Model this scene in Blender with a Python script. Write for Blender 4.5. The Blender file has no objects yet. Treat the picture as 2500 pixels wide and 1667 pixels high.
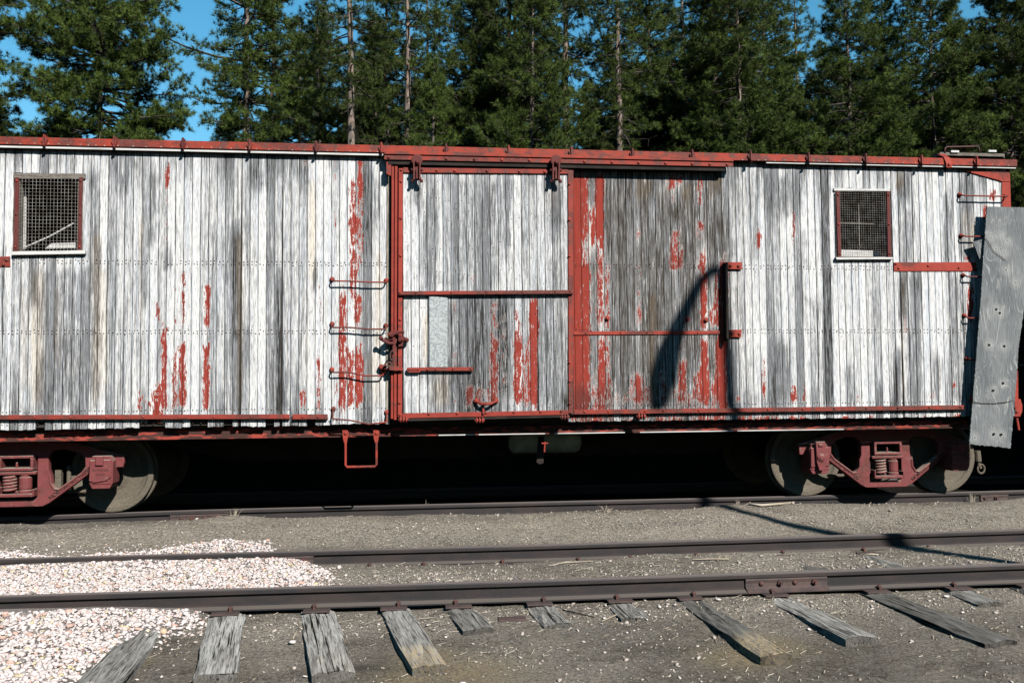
import bpy, math, random
import numpy as np
from mathutils import Vector, Matrix

sc = bpy.context.scene
col = sc.collection
rnd = random.Random(7)
rng = np.random.default_rng(11)

# ------------------------------------------------------------------ camera, sky, sun, exposure
F, CX, CY = 2200.0, 1250.0, 833.5            # focal length and centre in photograph pixels
YAW, PITCH, ROLL = [math.radians(a) for a in (6.75, 2.75, -0.47)]
fw = np.array([math.sin(YAW)*math.cos(PITCH), math.cos(YAW)*math.cos(PITCH), math.sin(PITCH)])
_r = np.array([math.cos(YAW), -math.sin(YAW), 0.0]); _u = np.cross(_r, fw)
RT = math.cos(ROLL)*_r + math.sin(ROLL)*_u
UP = -math.sin(ROLL)*_r + math.cos(ROLL)*_u
CAM = np.array([0.0, -9.388, 1.303])
cam = bpy.data.cameras.new('camera'); cam.sensor_width = 36; cam.lens = F/2500*36
cam.clip_start = 0.1; cam.clip_end = 2000
camo = bpy.data.objects.new('camera', cam); col.objects.link(camo)
camo.matrix_world = Matrix(((RT[0], UP[0], -fw[0], CAM[0]), (RT[1], UP[1], -fw[1], CAM[1]),
                            (RT[2], UP[2], -fw[2], CAM[2]), (0, 0, 0, 1)))
sc.camera = camo

SUN = Vector((-0.43, 1.0, -0.79)).normalized()      # the way the light travels
w = bpy.data.worlds.new('World'); sc.world = w; w.use_nodes = True
nt = w.node_tree; nt.nodes.clear()
sky = nt.nodes.new('ShaderNodeTexSky'); sky.sky_type = 'NISHITA'; sky.sun_disc = False
sky.sun_elevation = math.asin(-SUN.z)
sky.sun_rotation = math.atan2(-SUN.x, -SUN.y)
sky.altitude = 1600; sky.air_density = 1.6; sky.dust_density = 0.0; sky.ozone_density = 6.0
bg = nt.nodes.new('ShaderNodeBackground'); bg.inputs['Strength'].default_value = 0.05
wo = nt.nodes.new('ShaderNodeOutputWorld')
hs_ = nt.nodes.new('ShaderNodeHueSaturation'); hs_.inputs['Saturation'].default_value = 1.2; hs_.inputs['Hue'].default_value = 0.478
nt.links.new(sky.outputs[0], hs_.inputs['Color']); nt.links.new(hs_.outputs[0], bg.inputs[0]); nt.links.new(bg.outputs[0], wo.inputs[0])
sl = bpy.data.lights.new('sun', 'SUN'); sl.energy = 5.0; sl.angle = math.radians(0.55); sl.color = (1.0, 0.965, 0.91)
so = bpy.data.objects.new('sun', sl); col.objects.link(so)
so.rotation_euler = SUN.to_track_quat('-Z', 'Y').to_euler()
sc.view_settings.view_transform = 'Standard'; sc.view_settings.look = 'None'
sc.view_settings.exposure = 1.55; sc.view_settings.gamma = 1.0; sc.view_settings.use_curve_mapping = False
sc.cycles.max_bounces = 5; sc.cycles.diffuse_bounces = 0; sc.cycles.glossy_bounces = 2; sc.cycles.transmission_bounces = 2

# ------------------------------------------------------------------ pixels of the photograph to points on real planes
def ray(px, py): return fw + RT*(px-CX)/F - UP*(py-CY)/F
def onY(px, py, Y=0.0):
    d = ray(px, py); t = (Y-CAM[1])/d[1]; return CAM + d*t
def onZ(px, py, Z=0.0):
    d = ray(px, py); t = (Z-CAM[2])/d[2]; return CAM + d*t
def proj(P):
    v = np.asarray(P) - CAM; dz = v@fw
    return CX + F*(v@RT)/dz, CY - F*(v@UP)/dz
def XX(px, Y=0.0, py=700): return onY(px, py, Y)[0]

# ------------------------------------------------------------------ materials
ALB = 0.50      # the palette below was measured bright; real reflectances are this much lower
class N:
    def __init__(s, name, rough=0.8, spec=0.3, metal=0.0):
        s.m = bpy.data.materials.new(name); s.m.use_nodes = True; s.t = s.m.node_tree; s.t.nodes.clear()
        s.out = s.t.nodes.new('ShaderNodeOutputMaterial'); s.b = s.t.nodes.new('ShaderNodeBsdfPrincipled')
        s.t.links.new(s.b.outputs[0], s.out.inputs[0])
        s.b.inputs['Roughness'].default_value = rough; s.b.inputs['Specular IOR Level'].default_value = spec*0.22
        s.b.inputs['Metallic'].default_value = metal
        s._p = None
    def put(s, sock, v):
        if hasattr(v, 'is_output'): s.t.links.new(v, sock)
        elif isinstance(v, (tuple, list)) and len(v) == 3 and sock.type == 'RGBA': sock.default_value = (*v, 1)
        else: sock.default_value = v
    def pos(s):
        if s._p is None: s._p = s.t.nodes.new('ShaderNodeNewGeometry').outputs['Position']
        return s._p
    def objpos(s): return s.t.nodes.new('ShaderNodeTexCoord').outputs['Object']
    def rand(s): return s.t.nodes.new('ShaderNodeObjectInfo').outputs['Random']
    def attr(s, name, kind='GEOMETRY'):
        n = s.t.nodes.new('ShaderNodeAttribute'); n.attribute_type = kind; n.attribute_name = name
        return n.outputs['Fac']
    def math(s, op, a, b=0.0, clamp=False):
        n = s.t.nodes.new('ShaderNodeMath'); n.operation = op; n.use_clamp = clamp
        s.put(n.inputs[0], a); s.put(n.inputs[1], b); return n.outputs[0]
    def vec(s, v, scale=(1, 1, 1), off=None):
        n = s.t.nodes.new('ShaderNodeVectorMath'); n.operation = 'MULTIPLY'
        s.t.links.new(v, n.inputs[0]); n.inputs[1].default_value = scale
        o = n.outputs[0]
        if off is not None:
            a = s.t.nodes.new('ShaderNodeVectorMath'); a.operation = 'ADD'
            s.t.links.new(o, a.inputs[0])
            if hasattr(off, 'is_output'):
                c = s.t.nodes.new('ShaderNodeCombineXYZ'); s.t.links.new(off, c.inputs[0]); s.t.links.new(off, c.inputs[2])
                s.t.links.new(c.outputs[0], a.inputs[1])
            else: a.inputs[1].default_value = off
            o = a.outputs[0]
        return o
    def noise(s, v, scale=1.0, detail=3.0, rough=0.55, dist=0.0):
        n = s.t.nodes.new('ShaderNodeTexNoise'); s.t.links.new(v, n.inputs['Vector'])
        n.inputs['Scale'].default_value = scale; n.inputs['Detail'].default_value = detail
        n.inputs['Roughness'].default_value = rough; n.inputs['Distortion'].default_value = dist
        return n.outputs['Fac']
    def voro(s, v, scale, feature='F1', out='Distance'):
        n = s.t.nodes.new('ShaderNodeTexVoronoi'); n.feature = feature
        s.t.links.new(v, n.inputs['Vector']); n.inputs['Scale'].default_value = scale
        return n.outputs[out]
    def ramp(s, v, a, b, lo=0.0, hi=1.0, smooth=True):
        n = s.t.nodes.new('ShaderNodeMapRange'); n.clamp = True
        n.interpolation_type = 'SMOOTHSTEP' if smooth else 'LINEAR'
        s.put(n.inputs[0], v); s.put(n.inputs[1], a); s.put(n.inputs[2], b); s.put(n.inputs[3], lo); s.put(n.inputs[4], hi)
        return n.outputs[0]
    def mix(s, f, a, b, mode='MIX'):
        n = s.t.nodes.new('ShaderNodeMix'); n.data_type = 'RGBA'; n.blend_type = mode
        s.put(n.inputs[0], f); s.put(n.inputs[6], a); s.put(n.inputs[7], b); return n.outputs[2]
    def color(s, c): s.put(s.b.inputs['Base Color'], s.mix(1.0, c, (ALB, ALB, ALB), 'MULTIPLY'))
    def rough(s, v): s.put(s.b.inputs['Roughness'], v)
    def bump(s, h, strength=0.5, dist=0.005):
        n = s.t.nodes.new('ShaderNodeBump'); n.inputs['Strength'].default_value = strength
        n.inputs['Distance'].default_value = dist; s.put(n.inputs['Height'], h)
        s.t.links.new(n.outputs[0], s.b.inputs['Normal'])

def m_plank():
    n = N('weathered_plank', 0.85, 0.15); p = n.pos(); r = n.rand()
    off = n.math('MULTIPLY', r, 37.0)
    broad = n.noise(n.vec(p, (24, 1, 1.0), off), 1, 3, 0.55)         # cloudy streaks down a board
    streak = n.noise(n.vec(p, (95, 1, 1.3), off), 1, 3, 0.65)
    fine = n.noise(n.vec(p, (210, 1, 3.0), off), 1, 2, 0.6)
    grain = n.noise(n.vec(p, (380, 1, 9), off), 1, 2, 0.6, 0.4)
    dark = n.attr('dark'); tan = n.attr('tan'); paint = n.attr('paint')
    mott = n.noise(n.vec(p, (70, 1, 6.5), off), 1, 4, 0.7)
    g = n.math('ADD', n.math('MULTIPLY', broad, 0.62), n.math('ADD', n.math('MULTIPLY', streak, 0.75), n.math('MULTIPLY', fine, 0.65)))
    g = n.math('ADD', g, n.math('MULTIPLY', n.math('SUBTRACT', mott, 0.5), 0.75))
    g = n.math('ADD', g, n.math('MULTIPLY', n.math('SUBTRACT', r, 0.5), 0.24))
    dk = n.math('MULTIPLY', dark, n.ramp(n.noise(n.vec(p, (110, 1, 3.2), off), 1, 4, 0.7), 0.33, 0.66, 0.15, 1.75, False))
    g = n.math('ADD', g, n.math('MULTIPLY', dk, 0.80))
    f1 = n.ramp(g, 0.90, 1.36)
    white = n.mix(n.ramp(n.noise(n.vec(p, (30, 1, 0.7), off), 1, 2), 0.4, 0.65), (0.63, 0.62, 0.605), (0.50, 0.515, 0.54))
    grey = n.mix(n.ramp(streak, 0.35, 0.65), (0.225, 0.235, 0.252), (0.115, 0.114, 0.112))
    c = n.mix(f1, white, grey)
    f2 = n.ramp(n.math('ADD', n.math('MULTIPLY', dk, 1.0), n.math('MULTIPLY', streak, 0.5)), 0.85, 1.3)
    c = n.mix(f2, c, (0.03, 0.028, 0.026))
    tf = n.ramp(n.math('ADD', tan, n.math('MULTIPLY', streak, 0.6)), 0.5, 1.15, 0, 0.75)
    c = n.mix(tf, c, n.mix(f1, (0.60, 0.50, 0.37), (0.13, 0.10, 0.07)))
    gl = n.ramp(grain, 0.32, 0.60, 0.42, 1.2)
    c = n.mix(1.0, c, n.mix(0, gl, gl), 'MULTIPLY')
    crack = n.ramp(n.noise(n.vec(p, (130, 1, 0.9), off), 1, 3, 0.6), 0.29, 0.35, 0.16, 1.0)
    c = n.mix(1.0, c, crack, 'MULTIPLY')
    knots = n.voro(n.vec(p, (10, 1, 4), off), 1.0)
    c = n.mix(n.ramp(knots, 0.03, 0.085, 0.6, 0.0), c, (0.10, 0.085, 0.07))
    # red paint that has flaked away, in islands that follow the grain
    isl = n.noise(n.vec(p, (55, 1, 9), off), 1, 4, 0.65)
    fl = n.noise(n.vec(p, (170, 1, 45), off), 1, 2, 0.6)
    pm = n.math('ADD', n.math('MULTIPLY', paint, 0.46), n.math('ADD', n.math('MULTIPLY', isl, 1.05), n.math('MULTIPLY', fl, 0.30)))
    pm = n.math('SUBTRACT', pm, n.math('MULTIPLY', n.ramp(paint, 0.02, 0.25, 1, 0), 0.5))
    pf = n.ramp(pm, 0.995, 1.02)
    edge = n.ramp(pm, 0.93, 0.985)
    c = n.mix(n.math('MULTIPLY', edge, 0.45), c, (0.60, 0.57, 0.53))
    red = n.mix(n.ramp(isl, 0.3, 0.7), (0.285, 0.041, 0.028), (0.235, 0.036, 0.026))
    red = n.mix(n.ramp(streak, 0.45, 0.68, 0, 0.55), red, (0.13, 0.032, 0.026))
    red = n.mix(n.ramp(fine, 0.58, 0.72, 0, 0.5), red, (0.36, 0.12, 0.09))
    red = n.mix(n.ramp(dark, 0.35, 0.95, 0, 0.65), red, (0.07, 0.028, 0.024))
    c = n.mix(pf, c, red)
    n.color(c)
    h = n.math('ADD', n.math('MULTIPLY', grain, 0.5), n.math('ADD', n.math('MULTIPLY', crack, 0.5), n.math('MULTIPLY', pf, 0.3)))
    n.bump(h, 0.55, 0.004)
    return n.m

def m_red(name='red_oxide_paint', wear=0.5, base=(0.27, 0.041, 0.029), dust=False):
    n = N(name, 0.62, 0.35); p = n.pos()
    a = n.noise(p, 9, 5, 0.65); b = n.noise(p, 60, 4, 0.7); d = n.noise(n.vec(p, (40, 40, 5)), 1, 3, 0.6)
    c = n.mix(n.ramp(a, 0.35, 0.7), base, tuple(x*0.78 for x in base))
    big = n.noise(n.vec(p, (2.2, 6, 3)), 1, 5, 0.65)
    c = n.mix(n.ramp(big, 0.60-0.12*wear, 0.66-0.10*wear, 0, 0.85), c, n.mix(n.ramp(b, .4, .6), (0.075, 0.028, 0.025), (0.14, 0.042, 0.034)))
    k = n.math('ADD', n.math('MULTIPLY', a, 0.6), n.math('MULTIPLY', b, 0.4))
    c = n.mix(n.ramp(k, 0.66-0.16*wear, 0.72-0.14*wear), c, n.mix(n.ramp(b, 0.4, 0.6), (0.085, 0.036, 0.028), (0.14, 0.055, 0.045)))
    c = n.mix(n.ramp(b, 0.68, 0.72, 0, 0.7*wear), c, (0.55, 0.30, 0.20))
    c = n.mix(n.ramp(d, 0.62, 0.75, 0, 0.5), c, (0.09, 0.04, 0.032))
    if dust:
        g_ = n.t.nodes.new('ShaderNodeNewGeometry'); q = n.t.nodes.new('ShaderNodeSeparateXYZ'); n.t.links.new(g_.outputs['Normal'], q.inputs[0])
        c = n.mix(n.math('MULTIPLY', n.ramp(q.outputs[2], 0.2, 0.8), n.ramp(a, 0.35, 0.6, .3, 1)), c, (0.30, 0.26, 0.21)); c = n.mix(n.ramp(n.noise(p, 22, 4, .7), .5, .68, 0, .6), c, (0.10, 0.055, 0.050)); c = n.mix(n.ramp(n.noise(p, 14, 4, .7), .58, .72, 0, .55), c, (0.24, 0.17, 0.14))
    n.color(c); n.bump(b, 0.35, 0.003); return n.m

def m_simple(name, c1, c2, scale=8, rough=0.85, spec=0.2, stretch=(1, 1, 1), bump=0.4, metal=0.0, lo=0.35, hi=0.65):
    n = N(name, rough, spec, metal); p = n.pos()
    a = n.noise(n.vec(p, stretch), scale, 5, 0.65)
    n.color(n.mix(n.ramp(a, lo, hi), c1, c2)); n.bump(n.noise(n.vec(p, stretch), scale*4, 3), bump, 0.004); return n.m

def m_rail():
    n = N('rusted_rail_steel', 0.55, 0.45); p = n.pos()
    a = n.noise(n.vec(p, (2.5, 8, 8)), 1, 5, 0.65); b = n.noise(p, 90, 3, 0.7)
    g = n.t.nodes.new('ShaderNodeNewGeometry'); s = n.t.nodes.new('ShaderNodeSeparateXYZ')
    c = n.mix(n.ramp(a, 0.35, 0.68), (0.028, 0.026, 0.027), (0.045, 0.035, 0.033))
    c = n.mix(n.ramp(b, 0.55, 0.75, 0, 0.5), c, (0.10, 0.066, 0.054))
    c = n.mix(n.ramp(b, 0.30, 0.42, 0.5, 0), c, (0.030, 0.026, 0.026))
    n.t.links.new(g.outputs['Normal'], s.inputs[0])
    c = n.mix(n.math('MULTIPLY', n.ramp(s.outputs[2], 0.9, 0.99), n.attr('tread')), c, (0.15, 0.125, 0.115))
    c = n.mix(n.math('MULTIPLY', n.ramp(s.outputs[2], 0.80, 0.98, 0, .75), n.math('SUBTRACT', 1.0, n.attr('tread'))), c, (0.135, 0.115, 0.10))
    n.color(c); n.bump(b, 0.3, 0.002); return n.m

def m_tie():
    n = N('silvered_tie_wood', 0.9, 0.1); p = n.objpos(); r = n.rand(); off = n.math('MULTIPLY', r, 53.0)
    grain = n.noise(n.vec(p, (110, 5, 60), off), 1, 4, 0.65, 0.6)
    broad = n.noise(n.vec(p, (9, 2.2, 6), off), 1, 4, 0.6)
    crack = n.noise(n.vec(p, (62, 1.3, 30), off), 1, 3, 0.55, 0.5)
    age = n.attr('age', 'OBJECT')
    c = n.mix(n.ramp(broad, 0.35, 0.65), (0.40, 0.385, 0.355), (0.26, 0.245, 0.22))
    c = n.mix(age, c, (0.075, 0.070, 0.062))
    c = n.mix(1.0, c, n.ramp(grain, 0.32, 0.6, 0.28, 1.2), 'MULTIPLY')
    ck = n.ramp(crack, 0.33, 0.40, 0.0, 1.0)
    c = n.mix(ck, (0.012, 0.011, 0.010), c)
    sand = n.math('MULTIPLY', n.attr('sand', 'OBJECT'), n.ramp(n.math('ADD', n.t.nodes and n.sepy(p), n.math('MULTIPLY', broad, 0.5)), 0.80, 0.50))
    c = n.mix(n.math('MULTIPLY', sand, n.ramp(n.noise(p, 40, 4, 0.7), 0.35, 0.6)), c, (0.40, 0.31, 0.19))
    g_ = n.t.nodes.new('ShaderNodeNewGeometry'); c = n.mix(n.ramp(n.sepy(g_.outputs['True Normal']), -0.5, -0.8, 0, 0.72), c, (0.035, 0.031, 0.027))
    n.color(c)
    n.bump(n.math('ADD', n.math('MULTIPLY', ck, 1.0), n.math('MULTIPLY', grain, 0.5)), 0.9, 0.012); return n.m
def _sepy(s, v):
    q = s.t.nodes.new('ShaderNodeSeparateXYZ'); s.t.links.new(v, q.inputs[0]); return q.outputs[1]
N.sepy = _sepy

def m_ground():
    n = N('trodden_dirt', 0.95, 0.08); p = n.pos()
    a = n.noise(p, 1.1, 5, 0.6); b = n.noise(p, 7, 5, 0.7); c3 = n.noise(p, 42, 5, 0.8); d = n.noise(p, 150, 3, 0.75)
    c = n.mix(n.ramp(a, 0.35, 0.65), (0.175, 0.152, 0.122), (0.285, 0.250, 0.205))
    c = n.mix(n.ramp(b, 0.42, 0.7), c, (0.23, 0.212, 0.185))
    c = n.mix(n.ramp(b, 0.46, 0.28, 0, 0.7), c, (0.065, 0.062, 0.055))
    c = n.mix(1.0, c, n.ramp(c3, 0.32, 0.68, 0.34, 1.6, False), 'MULTIPLY')
    c = n.mix(n.ramp(d, 0.62, 0.72, 0, 0.65), c, (0.40, 0.34, 0.27))
    c = n.mix(n.ramp(d, 0.40, 0.30, 0, 0.6), c, (0.035, 0.032, 0.028))
    big = n.noise(n.vec(p, (0.55, 1.6, 1)), 1, 4, 0.65)
    c = n.mix(n.ramp(big, 0.50, 0.68, 0, 0.75), c, (0.050, 0.047, 0.042))
    straw = n.attr('straw')
    c = n.mix(n.math('MULTIPLY', straw, n.ramp(n.math('ADD', n.math('MULTIPLY', c3, 0.5), n.math('MULTIPLY', d, 0.5)), 0.42, 0.60)), c, (0.54, 0.47, 0.39))
    sand = n.attr('sand')
    c = n.mix(n.math('MULTIPLY', sand, n.ramp(c3, 0.35, 0.55)), c, (0.38, 0.30, 0.19))
    c = n.mix(n.attr('dust'), c, (0.34, 0.295, 0.275))
    c = n.mix(n.attr('car_shade'), c, n.mix(c3, (0.010, 0.009, 0.008), (0.030, 0.026, 0.022)))  # shade under and behind the car, put into the ground colour as near-black
    n.color(c); n.bump(n.math('ADD', n.math('MULTIPLY', c3, 1.0), n.math('MULTIPLY', d, 0.5)), 1.0, 0.035); return n.m

def m_stone():
    n = N('pink_crushed_stone', 0.85, 0.2); p = n.pos(); t = n.attr('tint')
    c = n.mix(n.ramp(t, 0.0, 0.55), (0.65, 0.595, 0.57), (0.60, 0.515, 0.49))
    c = n.mix(n.ramp(t, 0.80, 0.88), c, (0.52, 0.34, 0.28))
    c = n.mix(n.ramp(t, 0.94, 0.95), c, (0.56, 0.47, 0.28))
    c = n.mix(n.ramp(t, 0.975, 0.985), c, (0.20, 0.18, 0.17))
    c = n.mix(1.0, c, n.ramp(n.noise(p, 45, 3, 0.6), 0.3, 0.7, 0.78, 1.12), 'MULTIPLY')
    n.color(c); n.bump(n.noise(p, 120, 3), 0.3, 0.003); return n.m

def m_leaf(name, lo, hi):
    n = N(name, 0.6, 0.25); t = n.attr('tint'); p = n.pos()
    k = n.noise(p, 0.9, 3, 0.6)
    c = n.mix(t, lo, hi); c = n.mix(n.ramp(k, 0.45, 0.7, 0, 0.5), c, tuple(x*1.25 for x in hi))
    r = n.rand(); c = n.mix(n.math('MULTIPLY', r, 0.55), c, (0.040, 0.050, 0.016))
    n.color(c)
    tr = n.t.nodes.new('ShaderNodeBsdfTranslucent'); n.put(tr.inputs[0], n.mix(1.0, c, (ALB, ALB, ALB), 'MULTIPLY'))
    mx = n.t.nodes.new('ShaderNodeMixShader'); mx.inputs[0].default_value = 0.06
    n.t.links.new(n.b.outputs[0], mx.inputs[1]); n.t.links.new(tr.outputs[0], mx.inputs[2]); n.t.links.new(mx.outputs[0], n.out.inputs[0])
    return n.m

def m_ply():
    n = N('grey_weathered_plywood', 0.8, 0.2); p = n.pos()
    d = n.noise(n.vec(p, (3.2, 1, 1.5)), 1, 3, 0.5)
    fig = n.noise(n.vec(p, (3.4, 1, 0.9)), 1, 3, 0.5, 0.6)
    wv = n.ramp(n.math('ABSOLUTE', n.math('SUBTRACT', n.math('FRACT', n.math('MULTIPLY', fig, 17.0)), 0.5)), 0.0, 0.16, 1, 0)
    fine = n.noise(n.vec(p, (150, 1, 8)), 1, 3, 0.6)
    c = n.mix(n.ramp(d, 0.35, 0.65), (0.125, 0.134, 0.140), (0.180, 0.188, 0.190))
    c = n.mix(n.math('MULTIPLY', wv, n.ramp(n.noise(p, 5, 3), .4, .65, .05, .75)), c, (0.36, 0.355, 0.34))
    c = n.mix(1.0, c, n.ramp(fine, 0.3, 0.65, 0.68, 1.15), 'MULTIPLY')
    k = n.attr('knot')
    c = n.mix(n.math('MULTIPLY', k, n.ramp(n.math('FRACT', n.math('MULTIPLY', k, 5.0)), 0.4, 0.6)), c, (0.36, 0.355, 0.34))
    n.color(c); n.bump(n.math('ADD', wv, fine), 0.5, 0.004); return n.m

def m_galv():
    n = N('galvanised_sheet', 0.45, 0.5, 0.35); p = n.pos()
    v = n.voro(p, 70, out='Color'); s = n.t.nodes.new('ShaderNodeSeparateColor'); n.t.links.new(v, s.inputs[0])
    c = n.mix(n.ramp(s.outputs[0], 0.3, 0.7), (0.27, 0.30, 0.305), (0.42, 0.45, 0.45))
    n.color(c); return n.m

def m_wheel():
    n = N('dusty_wheel_steel', 0.75, 0.3); p = n.pos()
    a = n.noise(p, 45, 4, 0.7); b = n.noise(p, 6, 3)
    c = n.mix(n.ramp(a, 0.4, 0.6), (0.100, 0.084, 0.064), (0.140, 0.120, 0.092))
    c = n.mix(n.ramp(b, 0.4, 0.7, 0, 0.5), c, (0.12, 0.10, 0.08)); n.color(c); n.bump(a, 0.4, 0.006); return n.m

def m_bark():
    n = N('pine_bark', 0.9, 0.1); p = n.objpos()
    a = n.noise(n.vec(p, (9, 9, 2.2)), 1, 4, 0.7); b = n.noise(p, 1.3, 2)
    c = n.mix(n.ramp(a, 0.38, 0.62), (0.07, 0.055, 0.045), (0.27, 0.205, 0.165))
    c = n.mix(n.ramp(b, 0.4, 0.65, 0, 0.4), c, (0.22, 0.20, 0.185)); n.color(c); n.bump(a, 0.8, 0.03); return n.m

M = dict(
    plank=m_plank(), red=m_red(), redworn=m_red('worn_red_paint', 0.95, (0.25, 0.042, 0.030)), redclean=m_red('fresh_red_paint', 0.42, (0.30, 0.046, 0.031)),
    roofred=m_red('roof_edge_red', 0.95, (0.29, 0.043, 0.026)),
    maroon=m_red('maroon_paint', 0.6, (0.115, 0.028, 0.025)),
    truckred=m_red('dusty_truck_red', 0.2, (0.185, 0.050, 0.050), True), rail=m_rail(), tie=m_tie(), ground=m_ground(), stone=m_stone(),
    dark=m_simple('black_underframe', (0.020, 0.018, 0.017), (0.035, 0.028, 0.025), 6),
    sill=m_simple('flaking_sill_paint', (0.30, 0.055, 0.040), (0.06, 0.030, 0.026), 7, stretch=(1, 1, 4), lo=0.42, hi=0.52),
    inside=m_simple('dark_interior_boards', (0.030, 0.026, 0.022), (0.05, 0.045, 0.04), 6),
    whitewood=m_simple('bare_white_wood', (0.56, 0.55, 0.53), (0.30, 0.30, 0.295), 3, stretch=(1.5, 30, 30), lo=0.45, hi=0.75),
    greywood=m_simple('grey_brown_wood', (0.10, 0.085, 0.07), (0.20, 0.18, 0.16), 6, stretch=(2, 20, 20)),
    postwood=m_simple('tan_post_wood', (0.34, 0.30, 0.24), (0.16, 0.14, 0.115), 9, stretch=(6, 6, 1)),
    wire=m_simple('galvanised_wire', (0.36, 0.34, 0.31), (0.16, 0.14, 0.12), 12, 0.5, 0.4),
    nail=m_simple('rusty_nail', (0.030, 0.022, 0.020), (0.055, 0.035, 0.028), 20),
    bolt=m_red('rusty_bolt', 0.7, (0.30, 0.055, 0.040)),
    iron=m_simple('rusty_iron', (0.105, 0.048, 0.040), (0.060, 0.036, 0.034), 10, 0.6, 0.4),
    plate=m_simple('rusty_tie_plate', (0.092, 0.062, 0.055), (0.062, 0.048, 0.046), 14, 0.65, 0.35),
    wheel=m_wheel(), tank=m_simple('olive_tank_paint', (0.50, 0.52, 0.43), (0.34, 0.35, 0.29), 8),
    bark=m_bark(), twig=m_simple('dead_twig', (0.10, 0.085, 0.072), (0.05, 0.043, 0.038), 5),
    leafA=m_leaf('pine_needles', (0.014, 0.030, 0.009), (0.118, 0.165, 0.034)),
    ply=m_ply(), plyedge=m_simple('split_ply_edge', (0.52, 0.47, 0.40), (0.25, 0.20, 0.16), 25), galv=m_galv(),
    straw=m_simple('dry_straw', (0.46, 0.40, 0.32), (0.28, 0.23, 0.17), 3),
    chip=m_simple('pale_stone_chip', (0.50, 0.44, 0.39), (0.33, 0.28, 0.24), 30),
    letter=m_simple('old_white_lettering', (0.62, 0.58, 0.52), (0.5, 0.44, 0.4), 30),
    pole=m_simple('creosoted_pole', (0.09, 0.07, 0.055), (0.05, 0.04, 0.035), 6, stretch=(8, 8, 1)),
    knot=m_simple('open_knot_hole', (0.012, 0.011, 0.010), (0.02, 0.018, 0.016), 20),
)

# ------------------------------------------------------------------ mesh builder
class MB:
    def __init__(s): s.v = []; s.f = []
    def add(s, vs, fs):
        k = len(s.v); s.v += [tuple(map(float, q)) for q in vs]; s.f += [tuple(i+k for i in f) for f in fs]; return s
    def box(s, x0, x1, y0, y1, z0, z1):
        return s.add([(x0,y0,z0),(x1,y0,z0),(x1,y1,z0),(x0,y1,z0),(x0,y0,z1),(x1,y0,z1),(x1,y1,z1),(x0,y1,z1)],
                     [(0,3,2,1),(4,5,6,7),(0,1,5,4),(1,2,6,5),(2,3,7,6),(3,0,4,7)])
    def prism(s, pts, Y0, Y1):        # (x, z) outline, extruded from Y0 (front) to Y1
        n = len(pts); a = sum(pts[i][0]*pts[(i+1)%n][1]-pts[(i+1)%n][0]*pts[i][1] for i in range(n))
        if a < 0: pts = pts[::-1]
        vs = [(x, Y0, z) for x, z in pts] + [(x, Y1, z) for x, z in pts]
        fs = [tuple(range(n)), tuple(range(2*n-1, n-1, -1))] + [(i, i+n, (i+1) % n + n, (i+1) % n) for i in range(n)]
        return s.add(vs, fs)
    def pxprism(s, px, Y, th):        # outline read off the photograph, on the plane at depth Y
        return s.prism([(onY(a, b, Y)[0], onY(a, b, Y)[2]) for a, b in px], Y, Y+th)
    def tube(s, pts, r, n=8, caps=True):
        pts = [np.array(p, float) for p in pts]; rs = r if isinstance(r, (list, tuple)) else [r]*len(pts)
        k0 = len(s.v); ref = None
        for i, p in enumerate(pts):
            d = pts[min(i+1, len(pts)-1)] - pts[max(i-1, 0)]; d = d/(np.linalg.norm(d)+1e-9)
            if ref is None: ref = np.array([0, 0, 1.0]) if abs(d[2]) < 0.9 else np.array([1.0, 0, 0])
            a = np.cross(d, ref); a /= np.linalg.norm(a)+1e-9; b = np.cross(a, d); ref = b
            for j in range(n):
                t = 2*math.pi*j/n; s.v.append(tuple(p + rs[i]*(a*math.cos(t)+b*math.sin(t))))
        for i in range(len(pts)-1):
            for j in range(n):
                q = k0+i*n; s.f.append((q+j, q+(j+1) % n, q+n+(j+1) % n, q+n+j))
        if caps:
            s.f.append(tuple(k0+j for j in range(n))[::-1]); e = k0+(len(pts)-1)*n; s.f.append(tuple(e+j for j in range(n)))
        return s
    def lathe(s, c, axis, prof, n=24):    # profile (distance along axis, radius)
        ax = np.array(axis, float); ref = np.array([0, 0, 1.0]) if abs(ax[2]) < 0.9 else np.array([1.0, 0, 0])
        a = np.cross(ax, ref); a /= np.linalg.norm(a); b = np.cross(ax, a); c = np.array(c, float); k0 = len(s.v)
        for t, r in prof:
            for j in range(n):
                q = 2*math.pi*j/n; s.v.append(tuple(c+ax*t+r*(a*math.cos(q)+b*math.sin(q))))
        for i in range(len(prof)-1):
            for j in range(n):
                q = k0+i*n; s.f.append((q+j, q+n+j, q+n+(j+1) % n, q+(j+1) % n))
        s.f.append(tuple(k0+j for j in range(n))); e = k0+(len(prof)-1)*n; s.f.append(tuple(e+j for j in range(n))[::-1])
        return s
    def bolt(s, x, y, z, r=0.016, h=0.014):     # a dome head that faces the camera side
        return s.lathe((x, y, z), (0, -1, 0), [(-0.006, r), (h*0.35, r), (h*0.8, r*0.7), (h, r*0.25)], 9)

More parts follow.
